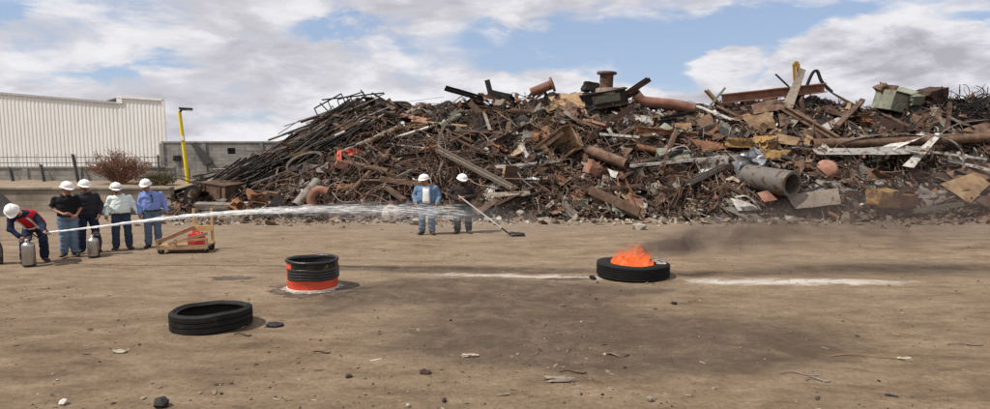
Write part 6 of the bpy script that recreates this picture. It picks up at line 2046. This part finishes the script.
# ------------------------------------------------------------------ cart and fuel can
g = ground(187, 252)
C = Vector((g.x, g.y, 0))
u_ = C.y / F
t0 = thing('wooden_cart', 'low orange-brown wooden cart with raised end frame beside the blue shirt man', 'cart', C, R(9))
m_wd = mat('cart_wood', [(.3, (.26, .155, .085)), (.7, (.40, .26, .145))], 5, .75, bump=.3, var=.1)
m_yl = mat('cart_yellow', [(.3, (.46, .27, .10)), (.7, (.60, .39, .17))], 5, .65, bump=.2, var=.1)
L, Wc = 48 * u_, .60
for k in range(4):
    q = MB(); q.box((0, -Wc / 2 + .08 + k * .153, .19), (L, .145, .03)); q.build('deck_plank', m_wd, t0)
for s in (-1, 1):
    q = MB(); q.box((0, s * Wc / 2 * .96, .145), (L * .98, .05, .058)); q.build('side_beam', m_wd, t0)
for x in (-.43, .43):
    q = MB(); q.box((x * L, 0, .135), (.06, Wc * .8, .05)); q.build('axle', M_['black'], t0)
    for s in (-1, 1):
        q = MB(); q.lathe([(0, -.025), (.055, -.025), (.075, -.02), (.075, .02), (.055, .025), (0, .025)], 18, Matrix.Translation((x * L, s * Wc * .40, .078)) @ Matrix.Rotation(R(90), 4, 'X')); w_ = q.build('wheel', m_rub, t0, True)
        q = MB(); q.lathe([(0, -.03), (.03, -.03), (.03, .03), (0, .03)], 10, Matrix.Translation((x * L, s * Wc * .40, .078)) @ Matrix.Rotation(R(90), 4, 'X')); q.build('hub', M_['grey'], w_)
for s in (-1, 1):
    q = MB(); q.box((.10 * L if s < 0 else .46 * L, Wc / 2 * .8, .62), (.055, .055, .88)); q.build('post', m_yl, t0)
q = MB(); q.box((.28 * L, Wc / 2 * .8 - .05, .56), (.42 * L, .03, .13)); q.build('end_board', m_yl, t0)
q = MB(); q.sweep([(-.49 * L, -Wc / 2 * .8, .30), (.12 * L, Wc / 2 * .55, .60)], section('box', .05, .09, 0)); q.build('side_rail', m_wd, t0)
q = MB(); q.sweep([(-.28 * L, -Wc / 2 * .9, .25), (.46 * L, -Wc / 2 * .55, .48)], section('box', .045, .07, 0)); q.build('side_rail', m_wd, t0)
q = MB(); q.sweep([(-.15 * L, -Wc / 2 * 1.0, .30), (.48 * L, -Wc / 2 * .9, .36)], section('box', .04, .05, 0)); q.build('side_rail', m_wd, t0)
for x in (-.48, -.14, .47):
    q = MB(); q.box((x * L, -Wc / 2 * .93, .26), (.05, .045, .22)); q.build('stake', m_wd, t0)
for k, x in enumerate((-.46, .1, .44)):
    pass
g = C + Matrix.Rotation(R(9), 3, 'Z') @ Vector((.22 * L, -.06, 0))
t1 = thing('fuel_can', 'red plastic fuel can standing on the wooden cart', 'fuel can', (g.x, g.y, .208), R(6))
m_can = plain('can_red', (.62, .035, .04), .4, v=.1, bump=.05, var=0)
q = crushed_box(.36, .2, .26, .02, 3); q.v = [(x * (1 - .25 * max(0, z - .05) / .1) if z > .05 else x, y, z + .135) for x, y, z in q.v]; q.build('can_body', m_can, t1, True)
q = MB(); q.sweep([(-.09, 0, .25), (-.07, 0, .31), (.05, 0, .31), (.08, 0, .25)], section('box', .035, .03, 0)); q.build('grip', m_can, t1)
q = MB(); q.tube([(.12, 0, .24), (.14, 0, .29)], .025, 10); q.build('cap', m_dark, t1)

# ------------------------------------------------------------------ twins of one label: say which, from the left
ORD = ['leftmost', 'second from left', 'third from left', 'fourth from left', 'fifth from left', 'sixth from left', 'seventh from left', 'eighth from left', 'ninth from left', 'tenth from left', 'eleventh from left', 'twelfth from left', 'thirteenth from left', 'fourteenth from left']
bpy.context.view_layer.update()
by = {}
for o in SC.objects:
    if o.parent is None and 'label' in o and 'kind' not in o: by.setdefault(o['label'], []).append(o)
for lab, os_ in by.items():
    if len(os_) < 2 or len(os_) > 14: continue
    def cx(o):
        bb = [o.matrix_world @ Vector(c) for c in o.bound_box]
        return project(sum(bb, Vector()) / 8)[0]
    for k, o in enumerate(sorted(os_, key=cx)):
        o['group'] = lab
        o['label'] = lab + ', ' + ('rightmost' if k == len(os_) - 1 else ORD[k])
